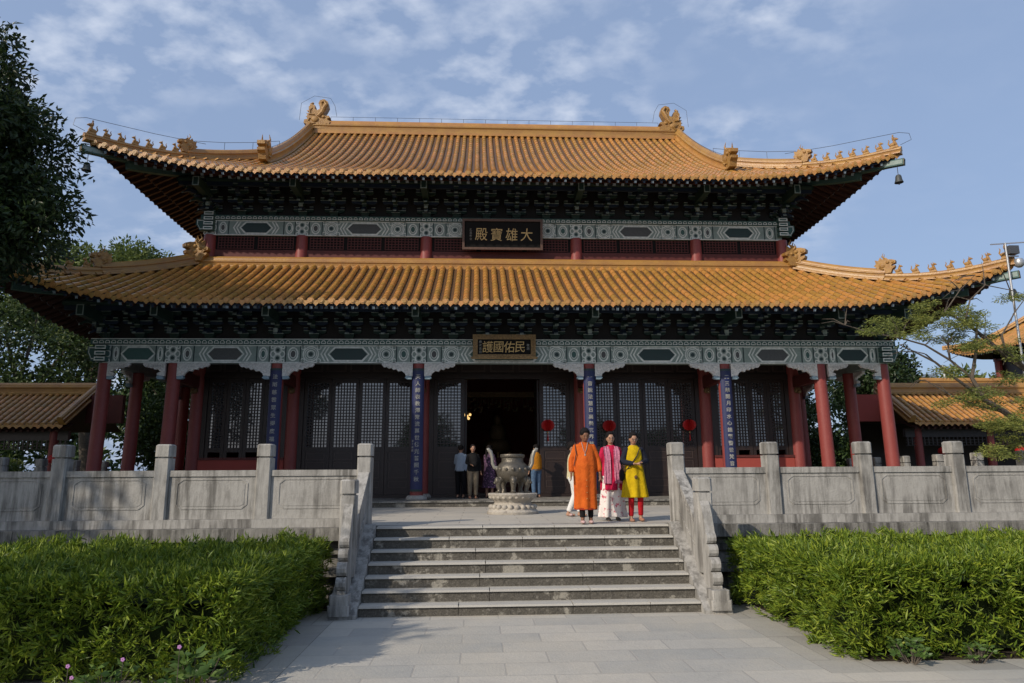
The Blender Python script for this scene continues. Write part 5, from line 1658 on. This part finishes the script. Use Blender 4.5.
# ------------------------------------------------------------ hedges
def hedge(name, x0, x1, y0, y1, h, label, seed, dens=470, face_side=1):
    """clipped hedge of narrow blade leaves growing in tufts"""
    global rng
    rng = np.random.default_rng(seed)
    t = thing(name, ((x0 + x1) / 2, (y0 + y1) / 2, 0), label, 'hedge', 'hedges in front of the terrace')
    b = MB()
    # inner twig mass, gently irregular
    nx, ny = 14, 8; ins = .27
    X = np.linspace(x0 + ins, x1 - ins, nx + 1); Y = np.linspace(y0 + ins, y1 - ins, ny + 1)
    vs = []; fs = []
    for j in range(ny + 1):
        for i in range(nx + 1): vs.append((X[i], Y[j], h - ins + .04 * math.sin(i * 1.3 + j)))
    for j in range(ny):
        for i in range(nx): a = j * (nx + 1) + i; fs.append((a, a + 1, a + nx + 2, a + nx + 1))
    b.add(vs, fs)
    b.box(x0 + ins, x1 - ins, y0 + ins, y1 - ins, .05, h - ins - .06)
    b.build('twig_mass', twig, t)
    def wob(u, v): return .045 * np.sin(u * 2.1 + seed) * np.cos(v * 1.7) + .035 * np.sin(u * 5.3 + v * 3.1) + .025 * np.sin(v * 7.1 + u)
    tufts = []; dirs = []
    def surf(n, f):
        u = rng.random(n); v = rng.random(n); return f(u, v)
    nt = int((x1 - x0) * (y1 - y0) * 78)
    u = x0 + (x1 - x0) * rng.random(nt); v = y0 + (y1 - y0) * rng.random(nt)
    edge = np.minimum(np.minimum(u - x0, x1 - u), np.minimum(v - y0, y1 - v))
    zz = h - .10 + wob(u, v) - .12 * np.exp(-edge / .12)
    tufts.append(np.stack([u, v, zz + .05 * rng.normal(size=nt)], 1)); dirs.append(np.tile([0, 0, 1.0], (nt, 1)))
    for (kind, a0, a1, c) in (('y', x0, x1, y0), ('x', y0, y1, x0), ('x', y0, y1, x1)):
        nt = int((a1 - a0) * h * 125)
        u = a0 + (a1 - a0) * rng.random(nt); z = h * rng.random(nt) ** .9 * .97
        o = wob(u, z * 2) + .05 * rng.normal(size=nt) - .03 - .08 * np.exp(-(h - z) / .1)
        sg = -1 if (c in (y0, x0)) else 1
        if kind == 'y': tufts.append(np.stack([u, c + sg * o + .06, z], 1)); dirs.append(np.tile([0, -1.0, .35], (nt, 1)))
        else: tufts.append(np.stack([c + sg * (o - .06), u, z], 1)); dirs.append(np.tile([sg * 1.0, 0, .35], (nt, 1)))
    # rounded upper edges
    for (kind, a0, a1, c) in (('y', x0, x1, y0), ('x', y0, y1, x0), ('x', y0, y1, x1)):
        nt = int((a1 - a0) * 42); u = a0 + (a1 - a0) * rng.random(nt); th = rng.random(nt) * 1.57; rr = .13
        sg = -1 if (c in (y0, x0)) else 1
        off = sg * (-.16 + rr * np.sin(th)); z = h - .23 + rr * np.cos(th) + .03 * rng.normal(size=nt)
        dd = np.stack([np.sin(th) * sg, np.cos(th)], 1)
        if kind == 'y': tufts.append(np.stack([u, c + off, z], 1)); dirs.append(np.stack([0 * u, dd[:, 0], dd[:, 1]], 1))
        else: tufts.append(np.stack([c + off, u, z], 1)); dirs.append(np.stack([dd[:, 0], 0 * u, dd[:, 1]], 1))
    T = np.concatenate(tufts); D = np.concatenate(dirs)
    D = D / np.linalg.norm(D, axis=1)[:, None] + .35 * rng.normal(size=D.shape)
    k = 16
    P = np.repeat(T, k, 0) + .025 * rng.normal(size=(len(T) * k, 3))
    N = np.repeat(D, k, 0) + .75 * rng.normal(size=(len(T) * k, 3)); N[:, 2] += .15
    n = len(P); tip = rng.random(n) < .22
    L_ = .098 * (.6 + .8 * rng.random(n)); W_ = .020 * (.7 + .6 * rng.random(n))
    leaves('blade_leaves', P[~tip], N[~tip], L_[~tip], W_[~tip], lf_hedge, t)
    leaves('young_blades', P[tip] + .02, N[tip], L_[tip], W_[tip], lf_hedge_tip, t)
    return t


hedge('hedge', -11.5, -3.12, 7.15, 11.45, 1.02, 'long clipped leafy hedge in half shade left of the path', 3)
hedge('hedge', 3.2, 11.8, 7.62, 11.2, 1.02, 'sunlit bright green clipped hedge right of the path', 4)


# ------------------------------------------------------------ low plants at the hedge foot
def broad_plant(x, y, r, n, label, seed, size=.12, col=lf_broad, z0=0.02):
    global rng
    rng = np.random.default_rng(seed)
    t = thing('broadleaf_plant', (x, y, 0), label, 'plant', None)
    P = []; N = []
    b = MB()
    for i in range(n):
        a = rng.random() * 6.28; rr = r * rng.random() ** .5; h = (.12 + .22 * rng.random()) * (size / .12) ** .8
        p = np.array([x + rr * math.cos(a), y + rr * math.sin(a), h])
        b.tube([(x + rr * .3 * math.cos(a), y + rr * .3 * math.sin(a), 0.0), p], [.006, .003], 5)
        for k in range(6):
            P.append(p); N.append(np.array([math.cos(a + k * 1.57), math.sin(a + k * 1.57), .25]) + .2 * rng.normal(size=3))
    P = np.array(P); N = np.array(N); m = len(P)
    leaves('leaf_rosettes', P, N, size * (.7 + .6 * rng.random(m)), size * .5 * (.7 + .5 * rng.random(m)), col, t, fold=.12)
    b.build('stems', bark, t)
    return t


broad_plant(-3.35, 6.92, .30, 16, 'broad-leaved young plant at the near corner of the left hedge', 51, .13)
broad_plant(-4.1, 6.85, .22, 10, 'low broad-leaved weed under the left hedge, beside the pink flowers', 52, .10)
broad_plant(3.75, 7.50, .2, 26, 'small light green weed at the near left corner of the right hedge', 53, .08, z0=0)
broad_plant(4.45, 7.48, .16, 18, 'smaller weed low at the foot of the right hedge', 54, .06)
pink = mat('pink_petal', (.42, .20, .42), .6, .3)
for i, (x, y, z, lab) in enumerate(((-4.45, 6.85, .30, 'two pink periwinkle blooms low in front of the left hedge'), (-3.95, 6.80, .36, 'single pink bloom beside the broad-leaved weed'), (-3.42, 6.70, .48, 'small lilac bloom above the broad-leaved plant'))):
    t = thing('pink_flower', (x, y, 0), lab, 'flower', 'pink flowers by the left hedge')
    b = MB(); b.tube([(x, y, 0), (x, y, z)], [.004, .003], 5)
    if i == 0: b.tube([(x, y, 0), (x + .06, y - .03, z - .09)], [.004, .003], 5)
    b.build('stem', bark, t)
    for (fx_, fy_, fz_) in ((x, y, z),) + (((x + .06, y - .03, z - .09),) if i == 0 else ()):
        b = MB()
        for k in range(5): a = k * 1.2566; b.ell((fx_ + .011 * math.cos(a), fy_ - .004, fz_ + .011 * math.sin(a)), (.010, .004, .010), 0, 6, 4)
        b.build('petals', pink, t)
# flowering shrubs on the ground behind the left balustrade
flo = mat('coral_petal', (.55, .16, .12), .6, .3)
for i, (x, y, z, lab) in enumerate(((-18.6, 22.6, 1.9, 'flowering shrub with coral blooms behind the left balustrade'), (-15.5, 22.2, 1.6, 'green shrub behind the left balustrade between two post heads'))):
    t = tree('flowering_shrub', (x, y, 0), 2, (x, y, z), (1.2, .6, .75), 22, .34, 900, .13, lf_lt, lab, 'shrub', seed=61 + i, tr=.05, limbs=8)
    if i == 0:
        b = MB(); rr_ = random.Random(5)
        for k in range(42): b.ell((x + rr_.uniform(-1.2, 1.3), y - .7 + rr_.uniform(-.1, .3), z + rr_.uniform(-.3, .75)), (.06, .05, .05), 0, 6, 4)
        b.build('blossoms', flo, t)
# rows of shrubs seen through the galleries
for i, (x, y, lab) in enumerate(((-22, 31, 'shrub seen under the left gallery roof, nearer the hall'), (-27, 31, 'shrub seen under the left gallery roof, farther from the hall'))):
    tree('round_shrub', (x, y, 0), 3, (x, y, 1.8), (2.4, .9, 1.4), 26, .5, 420, .2, lf_lt, lab, 'shrub', seed=71 + i, tr=.06, limbs=8)

tree('broadleaf_tree', (-27.5, 17, 0), 15, (-27, 17, 10.5), (4.2, 4.0, 4.4), 90, 1.5, 150, .34, lf_dark, 'broad dark tree far left beyond the terrace corner', seed=81, tr=.35, bm=bark_d)  # out of view, added to cast shade on the left gallery and roof
# far belt of trees that reads as one mass
rng = np.random.default_rng(99)
w = thing('distant_woods', (0, 66, 0), 'far green belt of trees on the horizon behind the hall', 'woods'); w['kind'] = 'stuff'
cl = []
for i in range(620):
    x = rng.uniform(-110, 130); hgt = (8.2 if x < 12 else 4.6) + 1.6 * math.sin(x * .13) + 1.2 * math.sin(x * .41 + 1)
    cl.append((np.array([x, 64 + rng.uniform(-4, 4), hgt * rng.random() ** .6]), rng.uniform(1.2, 2.2)))
P, N = crown_points(cl, 55, .8); n = len(P)
o = leaves('foliage', P, N, .6 * (.6 + .8 * rng.random(n)), .36 * (.7 + .6 * rng.random(n)), lf_mid, w); o['kind'] = 'stuff'
# ============================================================ PEOPLE
def remeshed(mb, vox, smooth=2):
    me = bpy.data.meshes.new('tmp'); me.from_pydata([tuple(v) for v in mb.v], [], mb.f)
    bm = bmesh.new(); bm.from_mesh(me); bmesh.ops.recalc_face_normals(bm, faces=bm.faces); bm.to_mesh(me); bm.free()
    o = bpy.data.objects.new('tmp', me); scene.collection.objects.link(o)
    r = o.modifiers.new('r', 'REMESH'); r.mode = 'VOXEL'; r.voxel_size = vox; r.use_smooth_shade = True
    s = o.modifiers.new('s', 'SMOOTH'); s.iterations = smooth; s.factor = .5
    dg = bpy.context.evaluated_depsgraph_get()
    m2 = bpy.data.meshes.new_from_object(o.evaluated_get(dg))
    V = [v.co.copy() for v in m2.vertices]; F = [tuple(p.vertices) for p in m2.polygons]
    bpy.data.objects.remove(o); bpy.data.meshes.remove(me); bpy.data.meshes.remove(m2)
    return V, F


def cap(b, p0, p1, r0, r1, n=12):
    p0 = Vector(p0); p1 = Vector(p1)
    b.tube([p0, p1], [r0, r1], n); b.ell(p0, (r0, r0, r0), 0, n, 8); b.ell(p1, (r1, r1, r1), 0, n, 8)


def loft(b, secs, n=64, m=0, fold=0, nf=9, ph=0):
    """secs: (cx, cy, z, rx, ry); fold: depth of drape folds growing downwards"""
    rings = []
    z0 = secs[0][2]; z1 = secs[-1][2]
    for (cx_, cy_, z, rx, ry) in secs:
        t = (z - z0) / (z1 - z0 + 1e-9)
        rings.append([(cx_ + rx * math.cos(a) * (1 + fold * t * math.sin(nf * a + ph)), cy_ + ry * math.sin(a) * (1 + fold * t * math.sin(nf * a + ph)), z) for a in [2 * math.pi * j / n for j in range(n)]])
    b.rings(rings, m)


skin_a = mat('brown_skin', (.20, .095, .055), .5, .4)
skin_b = mat('light_brown_skin', (.36, .20, .13), .5, .4)
hair_m = mat('black_hair', (.010, .008, .008), .75, .15, bump=(80, .6))
eye_w = mat('eye_dark', (.02, .015, .012), .3)
lip_m = mat('lip', (.26, .07, .06), .5)
teeth = mat('teeth', (.6, .58, .54), .4)


def person(pos, H, rz, pose, skin, label, clothes, hair='bun', tilt=0.0, turn=0.0, smile=False, vox=.011, glasses=False):
    """H total height; local frame: +x right of picture, -y towards the viewer when rz=0"""
    k = H / 1.60
    t = thing('person', pos, label, 'person')
    RZ = Matrix.Rotation(rz, 3, 'Z'); O = Vector(pos)
    W = lambda p: O + RZ @ (Vector(p) * k)
    J = dict(hL=(-.085, 0, .82), hR=(.085, 0, .82), kL=(-.09, -.02, .45), kR=(.09, -.02, .45), aL=(-.09, .0, .07), aR=(.09, .0, .07),
             sL=(-.142, 0, 1.275), sR=(.142, 0, 1.275), eL=(-.205, .0, 1.04), eR=(.205, 0, 1.04), wL=(-.23, -.05, .82), wR=(.23, -.05, .82), lean=0.0)
    J.update(pose)
    V = {a: Vector(c) for a, c in J.items() if a != 'lean'}
    b = MB()
    C = lambda p, q, r0, r1, n=12: cap(b, W(p), W(q), r0 * k, r1 * k, n)
    E = lambda c, r, rot=None: b.ell(W(c), tuple(x * k for x in r), 0, 16, 10, (RZ @ rot) if rot is not None else RZ)
    for s in 'LR':
        C(V['h' + s], V['k' + s], .085, .055); C(V['k' + s], V['a' + s], .052, .034)
        f = V['a' + s]; C(f + Vector((0, .02, -.035)), f + Vector((0, -.13, -.05)), .035, .028)
        C(V['s' + s], V['e' + s], .046, .036); C(V['e' + s], V['w' + s], .034, .024)
        d = (V['w' + s] - V['e' + s]).normalized(); h = V['w' + s]
        sg = -1 if s == 'L' else 1
        side = Vector((0, -1, 0)) - d * d.dot(Vector((0, -1, 0)));
        side = side.normalized() if side.length > .1 else Vector((1, 0, 0))
        nrm = d.cross(side).normalized()
        pc = h + d * .045
        Mx = Matrix((side, nrm, d)).transposed()
        E(pc, (.036, .018, .05), Mx)
        for i, L_ in enumerate((.060, .072, .068, .052)):
            a = h + d * .078 + side * (.027 - .018 * i)
            m1 = a + d * L_ * .5; e = m1 + d * L_ * .42 + nrm * (-sg) * .018
            C(a, m1, .0105, .0095, 8); C(m1, e, .0095, .0075, 8)
        a = h + d * .02 + side * .03; C(a, a + d * .035 + side * .028, .012, .010, 8); C(a + d * .035 + side * .028, a + d * .06 + side * .03, .010, .008, 8)
    loftb = [(0, .0, .78, .13, .09), (0, .0, .86, .15, .105), (0, 0, 1.0, .125, .09), (0, 0, 1.15, .14, .09), (0, 0, 1.25, .14, .085), (0, 0, 1.315, .085, .06), (0, 0, 1.355, .05, .05)]
    bb = MB(); loft(bb, loftb)
    b.add([W(p) for p in bb.v], bb.f)
    hc = Vector((0, -.015, 1.475)); HM = Matrix.Rotation(turn, 3, 'Z') @ Matrix.Rotation(tilt, 3, 'X')
    nb = Vector((0, .01, 1.36))
    Hd = lambda p: nb + HM @ (Vector(p) - nb)
    C(nb + Vector((0, 0, -.04)), Hd((0, 0, 1.42)), .046, .044)
    E(Hd((0, -.005, 1.495)), (.076, .092, .106), HM)
    E(Hd((0, -.03, 1.435)), (.052, .056, .058), HM)
    C(Hd((0, -.092, 1.49)), Hd((0, -.108, 1.462)), .009, .013, 8)
    for q in (-1, 1): E(Hd((q * .072, .005, 1.475)), (.010, .02, .03), HM); E(Hd((q * .035, -.072, 1.462)), (.018, .014, .016), HM)
    Vv, F = remeshed(b, vox * k)
    B2 = MB(); B2.add(Vv, F, 0)
    HR = RZ @ HM
    El = lambda c, r, m: B2.ell(W(Hd(c)), tuple(x * k for x in r), m, 8, 6, HR)
    for q in (-1, 1):
        El((q * .028, -.090, 1.487), (.010, .005, .0045), 1); El((q * .03, -.090, 1.507), (.016, .005, .003), 3)
    El((0, -.090, 1.432), (.023, .008, .008), 2)
    if smile: El((0, -.096, 1.434), (.017, .005, .0045), 4)
    B2.build('body', [skin, eye_w, lip_m, hair_m, teeth], t, smooth=True, angle=60)
    # hair
    b = MB()
    b.ell(W(Hd((0, -.040, 1.578))), (.055 * k, .045 * k, .028 * k), 0, 10, 8, HR)
    b.ell(W(Hd((0, .014, 1.520))), (.087 * k, .097 * k, .100 * k), 0, 16, 10, HR)
    for q in (-1, 1): b.ell(W(Hd((q * .052, -.02, 1.535))), (.032 * k, .055 * k, .045 * k), 0, 10, 8, HR)
    if hair == 'bun': b.ell(W(Hd((0, .095, 1.47))), (.045 * k, .04 * k, .045 * k), 0, 10, 8, HR)
    if hair == 'long':
        b.tube([W(Hd((-.05, .05, 1.50))), W((-.09, .05, 1.36)), W((-.11, -.04, 1.25)), W((-.11, -.06, 1.12))], [.05 * k, .045 * k, .04 * k, .02 * k], 10)
        b.tube([W(Hd((.04, .06, 1.50))), W((.06, .07, 1.34)), W((.05, .09, 1.2))], [.05 * k, .045 * k, .025 * k], 10)
    if hair == 'pony': b.tube([W(Hd((0, .09, 1.52))), W((0, .13, 1.42)), W((0, .12, 1.28))], [.03 * k, .04 * k, .015 * k], 8)
    Vv, F = remeshed(b, .012 * k, 1); B2 = MB(); B2.add(Vv, F); B2.build('hair', hair_m, t, smooth=True, angle=60)
    if glasses:
        b = MB()
        for q in (-1, 1): b.outline([(q * .030 + .022 * math.cos(a), 1.487 + .017 * math.sin(a)) for a in [2 * math.pi * j / 12 for j in range(12)]], lambda a, z, o: W(Hd((a, -.104 - o, z))), .003 * k, .004)
        b.tube([W(Hd((-.01, -.10, 1.49))), W(Hd((.01, -.10, 1.49)))], .003 * k, 5)
        b.build('glasses', wire_m, t)
    clothes(t, W, V, k, b.__class__)
    return t


def sleeve(b, W, k, V, s, r0=.052, r1=.046, r2=.04, frac=1.0):
    sh = V['s' + s]; e = V['e' + s]; w = V['w' + s]
    cap(b, W(sh), W(e), r0 * k, r1 * k)
    if frac > 0: cap(b, W(e), W(e + (w - e) * frac), r1 * k, r2 * k)


def garment(t, name, parts, W, k, m, vox=.013, smooth=2, hollow=False):
    V_, F = remeshed(parts, vox * k, smooth); B = MB(); B.add(V_, F); return B.build(name, m, t, smooth=True, angle=70)


def wloft(b, W, secs, **kw):
    bb = MB(); loft(bb, secs, **kw); b.add([W(p) for p in bb.v], bb.f)


def cloth(name, col, col2, sc=14): return mat(name, tuple(c * .85 for c in col), .85, .15, noise=(sc, .9, tuple(c * .75 for c in col2)), bump=(18, .8))


orange = cloth('orange_cotton', (.66, .135, .018), (.58, .10, .014), 6)
magenta = cloth('magenta_cotton', (.56, .015, .07), (.48, .012, .055), 8)
pinksc = cloth('pink_woven_scarf', (.62, .26, .36), (.45, .12, .22), 40)
yellow = cloth('yellow_cotton', (.62, .43, .008), (.54, .36, .008), 8)
navy = cloth('navy_knit', (.022, .025, .040), (.016, .018, .03), 20)
redl = cloth('red_legging', (.50, .014, .022), (.42, .012, .02), 10)
whitec = mat('white_print_cotton', (.70, .66, .62), .8, .2, grime=[(13, .56, .60, .9, (.50, .03, .08))])
blackc = cloth('black_cloth', (.012, .012, .013), (.018, .017, .018), 20)
jeans = cloth('blue_denim', (.10, .17, .27), (.07, .12, .21), 18)
paleb = cloth('pale_blue_shirt', (.42, .50, .60), (.36, .44, .54), 8)
khaki = cloth('khaki_trousers', (.21, .17, .12), (.17, .14, .10), 10)
amber = cloth('amber_down_vest', (.58, .24, .02), (.48, .18, .015), 10)
greyc = cloth('grey_sleeve', (.22, .20, .18), (.17, .16, .15), 12)
cream = cloth('cream_cloth', (.62, .56, .36), (.54, .48, .30), 10)
patt = mat('purple_print_dress', (.05, .03, .055), .8, .2, grime=[(22, .56, .6, .9, (.42, .20, .36)), (14, .62, .66, .9, (.03, .02, .03))])
shoe_d = mat('dark_shoe', (.02, .018, .017), .5); shoe_p = mat('pale_pink_sandal', (.5, .34, .32), .5); shoe_t = mat('tan_sandal', (.32, .16, .10), .5)


def shoes(t, W, V, k, m):
    for s in 'LR':
        f = V['a' + s]; b = MB()
        b.ell(W(f + Vector((0, -.06, -.045))), (.045 * k, .12 * k, .03 * k), 0, 12, 8); b.build('shoe', m, t, smooth=True)


def trousers(t, W, V, k, m, name='trousers', r=(.095, .07, .05), wide=False, zt=.92):
    b = MB()
    for s in 'LR':
        cap(b, W(V['h' + s]), W(V['k' + s]), r[0] * k, r[1] * k); a = V['k' + s] + (V['a' + s] - V['k' + s]) * .93
        b.tube([W(V['k' + s]), W(a)], [r[1] * k, r[2] * k], 14); b.ell(W(V['k' + s]), (r[1] * k,) * 3, 0, 12, 8)
    wloft(b, W, [(0, 0, .76, .12, .10), (0, 0, .85, .165, .12), (0, 0, zt, .15, .11)])
    garment(t, name, b, W, k, m)


def c_orange(t, W, V, k, _):
    b = MB(); sleeve(b, W, k, V, 'L', .056, .054, .05, .75); sleeve(b, W, k, V, 'R', .056, .054, .05, .75)
    wloft(b, W, [(.0, .0, 1.36, .075, .06), (0, 0, 1.335, .095, .07), (0, 0, 1.30, .145, .09), (0, 0, 1.24, .165, .11), (0, -.01, 1.12, .17, .13), (0, -.02, .98, .185, .15), (0, -.01, .85, .19, .145), (0, 0, .65, .185, .135), (0, 0, .45, .18, .13), (0, 0, .24, .185, .13)], fold=.13, nf=7)
    garment(t, 'kurta', b, W, k, orange)
    b = MB(); wloft(b, W, [(0, 0, .262, .188, .133), (0, 0, .236, .188, .133)], fold=.0)
    b.build('hem_trim', cloth('dark_orange_trim', (.40, .05, .02), (.3, .04, .02)), t)
    b = MB()
    for i in range(7): b.ell(W((.015, -.135 - .006 * i if i < 3 else -.15, 1.02 - .10 * i)), (.007 * k, .005 * k, .007 * k), 0, 6, 4)
    b.build('buttons', goldp, t)
    b = MB(); b.tube([W((-.05, -.07, 1.35)), W((-.03, -.115, 1.25)), W((0, -.14, 1.16)), W((.03, -.115, 1.25)), W((.05, -.07, 1.35))], .005 * k, 5); b.ell(W((0, -.145, 1.14)), (.014 * k, .006 * k, .02 * k), 0, 8, 5)
    b.build('necklace', pale_ch, t)
    trousers(t, W, V, k, blackc, 'leggings', (.09, .06, .045), zt=.85)
    b = MB(); b.tube([W((-.16, -.02, 1.345)), W((-.15, -.12, 1.15)), W((-.19, -.10, .95))], .009 * k, 6)
    b.build('bag_strap', mat('brown_strap', (.08, .03, .02), .6), t)
    shoes(t, W, V, k, shoe_p)


def c_pink(t, W, V, k, _):
    b = MB(); sleeve(b, W, k, V, 'L', .052, .05, .045, 0); sleeve(b, W, k, V, 'R', .052, .05, .045, 0)
    wloft(b, W, [(.0, .0, 1.36, .07, .055), (0, 0, 1.335, .09, .065), (0, 0, 1.30, .135, .085), (0, 0, 1.24, .155, .10), (0, -.0, 1.12, .165, .115), (0, -.0, .98, .16, .12), (0, 0, .85, .185, .13), (0, 0, .70, .195, .14), (0, 0, .54, .20, .14)], fold=.14, nf=8)
    garment(t, 'kurta', b, W, k, magenta)
    b = MB()
    for s, x in (('L', -.09), ('R', .09)): wloft(b, W, [(x, 0, .80, .10, .10), (x, 0, .5, .115, .11), (x * 1.15, 0, .25, .13, .115), (x * 1.25, 0, .06, .145, .12)], fold=.18, nf=5, ph=x * 30)
    garment(t, 'wide_trousers', b, W, k, whitec, smooth=1)
    for q in (-1, 1):
        b = MB(); secs = []
        for i, (x, y, z, w) in enumerate([(.075, .05, 1.345, .045), (.085, -.06, 1.33, .05), (.09, -.115, 1.24, .055), (.085, -.135, 1.1, .055), (.09, -.14, .95, .06), (.095, -.15, .80, .065), (.10, -.155, .66, .07)]):
            secs.append([W((q * x + w * u, y - .012 * math.cos(u * 9 + i), z)) for u in (-1, -.6, -.2, .2, .6, 1)] + [W((q * x + w * u, y + .016 - .012 * math.cos(u * 9 + i), z)) for u in (1, .6, .2, -.2, -.6, -1)])
        b.rings(secs); b.build('scarf', pinksc, t, smooth=True, angle=50)
    b = MB(); b.ell(W((.24, .0, .80)), (.05 * k, .10 * k, .12 * k), 0, 12, 8); b.tube([W((.15, .04, 1.34)), W((.22, .03, 1.1)), W((.24, 0, .9))], .008 * k, 6)
    b.build('shoulder_bag', blackc, t, smooth=True)
    shoes(t, W, V, k, shoe_d)


def c_yellow(t, W, V, k, _):
    b = MB()
    wloft(b, W, [(.0, .0, 1.36, .07, .055), (0, 0, 1.335, .09, .065), (0, 0, 1.30, .13, .085), (0, 0, 1.24, .15, .10), (0, -.0, 1.12, .165, .115), (0, -.0, 1.0, .155, .115), (0, 0, .85, .18, .13), (0, 0, .65, .205, .145), (0, 0, .42, .235, .16)], fold=.15, nf=7, ph=1)
    garment(t, 'kurta', b, W, k, yellow)
    b = MB(); sleeve(b, W, k, V, 'L', .057, .052, .042, .85); sleeve(b, W, k, V, 'R', .057, .052, .042, .85)
    garment(t, 'cardigan_sleeves', b, W, k, navy)
    trousers(t, W, V, k, redl, 'leggings', (.09, .058, .045), zt=.85)
    b = MB(); b.tube([W((.10, -.09, 1.32)), W((.02, -.125, 1.16)), W((-.12, -.125, .98)), W((-.18, -.02, .88))], .009 * k, 6)
    b.build('bag_strap', shoe_d, t)
    b = MB(); b.ell(W((-.23, .02, .82)), (.05 * k, .09 * k, .11 * k), 0, 12, 8); b.build('shoulder_bag', blackc, t, smooth=True)
    b = MB(); b.prism([(.028 * math.cos(a), .78 + .035 * math.sin(a)) for a in [2 * math.pi * j / 12 for j in range(12)]], lambda a, z, o: W((a - .02, -.148 - o, z)), .006 * k); b.ell(W((-.02, -.145, .78)), (.03 * k, .02 * k, .036 * k), 0, 10, 6)
    b.build('printed_motif', mat('brown_motif', (.10, .05, .02), .8), t, smooth=True)
    shoes(t, W, V, k, shoe_t)


def c_casual(top, bottom, shoe, longtop=False, bag=None, wide=False, vest=None, dress=None):
    def f(t, W, V, k, _):
        b = MB(); sleeve(b, W, k, V, 'L', .054, .05, .042, .9); sleeve(b, W, k, V, 'R', .054, .05, .042, .9)
        z2 = .42 if dress else .80
        wloft(b, W, [(.0, .0, 1.365, .065, .055), (0, 0, 1.335, .09, .065), (0, 0, 1.30, .135, .09), (0, 0, 1.24, .155, .105), (0, 0, 1.12, .17, .12), (0, 0, .98, .165, .12), (0, 0, .86, .18, .13)] + ([(0, 0, .6, .21, .17), (0, 0, .30, .25, .20)] if dress else [(0, 0, .80, .18, .13)]), fold=.05, nf=7)
        garment(t, 'dress' if dress else 'top', b, W, k, top)
        if not dress: trousers(t, W, V, k, bottom, r=(.10, .078, .06) if not wide else (.11, .10, .10))
        if vest:
            b = MB(); wloft(b, W, [(.0, .0, 1.37, .075, .065), (0, 0, 1.335, .10, .08), (0, 0, 1.28, .165, .115), (0, 0, 1.12, .19, .14), (0, 0, .98, .19, .14), (0, 0, .84, .19, .14)])
            garment(t, 'down_vest', b, W, k, vest)
        if bag == 'back':
            b = MB(); b.ell(W((0, -.16, 1.12)), (.14 * k, .09 * k, .20 * k), 0, 14, 10); b.ell(W((0, -.22, 1.02)), (.10 * k, .05 * k, .10 * k), 0, 12, 8); b.build('backpack', blackc, t, smooth=True)
        if bag == 'hand':
            w = V['wL']; b = MB(); b.prism([(-.11, -.34), (.11, -.34), (.09, -.10), (-.09, -.10)], lambda a, z, o: W((w.x + a - .03, w.y + .03 - o, w.z + z - .02)), .07 * k); b.tube([W((w.x - .1, w.y, w.z - .14)), W((w.x - .03, w.y, w.z - .04)), W((w.x + .04, w.y, w.z - .14))], .005 * k, 5); b.build('cloth_bag', cream, t)
        shoes(t, W, V, k, shoe)
    return f


person((1.09, 12.17, HT), 1.64, R(-4), dict(kL=(-.07, -.02, .45), aL=(-.06, -.05, .085), kR=(.08, .02, .45), aR=(.085, .06, .08), eL=(-.225, .02, 1.05), wL=(-.235, -.05, .84), eR=(.225, .02, 1.06), wR=(.25, -.03, .84)), skin_a, 'woman in a long orange kurta and black leggings at the top of the steps', c_orange, 'bun', tilt=R(22), turn=R(10))
person((1.72, 13.05, HT), 1.62, R(0), dict(eL=(-.21, -.01, 1.06), wL=(-.22, -.05, .84), eR=(.215, 0, 1.06), wR=(.225, -.06, .86)), skin_b, 'smiling woman in glasses with magenta kurta, pink scarf and white printed trousers', c_pink, 'long', tilt=R(4), smile=True, glasses=True)
person((2.08, 12.72, HT), 1.60, R(6), dict(kL=(-.08, -.03, .45), kR=(.08, -.06, .46), aR=(.085, -.02, .08), eL=(-.23, -.02, 1.06), wL=(-.06, -.19, 1.02), eR=(.23, -.02, 1.06), wR=(.07, -.19, 1.04)), skin_b, 'woman in a yellow kurta, navy cardigan and red leggings clasping her hands', c_yellow, 'bun', tilt=R(16), turn=R(-6), glasses=True)
person((1.17, 14.3, HT), 1.50, R(70), dict(aL=(-.05, -.14, .09), kL=(-.08, -.14, .46), aR=(.08, .14, .08), eL=(-.22, -.05, 1.08), wL=(-.20, -.24, 1.14), eR=(.2, .06, 1.05)), skin_b, 'partly hidden person in cream and white walking behind the woman in orange', c_casual(cream, mat('white_trousers', (.62, .62, .60), .8), shoe_p, bag='hand'), 'bun')
person((-1.30, 21.75, HB), 1.60, R(165), dict(eR=(.2, -.08, 1.06), wR=(.12, -.26, 1.05)), skin_b, 'man in a pale blue shirt standing left of the others at the doorway', c_casual(paleb, blackc, shoe_d), 'short')
person((-.92, 20.95, HB), 1.58, R(10), dict(eL=(-.2, -.05, 1.06), wL=(-.10, -.22, 1.0)), skin_b, 'woman in black with a backpack and khaki trousers outside the doorway', c_casual(blackc, khaki, shoe_t, bag='back'), 'bun')
person((-.42, 21.5, HB), 1.58, R(150), dict(eR=(.2, -.08, 1.08), wR=(.10, -.26, 1.1)), skin_b, 'woman in a dark purple print dress beside the censer handle at the doorway', c_casual(patt, patt, shoe_d, dress=True), 'long')
person((1.02, 21.55, HB), 1.60, R(-150), dict(eL=(-.2, -.08, 1.08), wL=(-.14, -.28, 1.12)), skin_b, 'person in an amber vest and blue jeans standing right of the censer', c_casual(greyc, jeans, shoe_d, vest=amber), 'short')
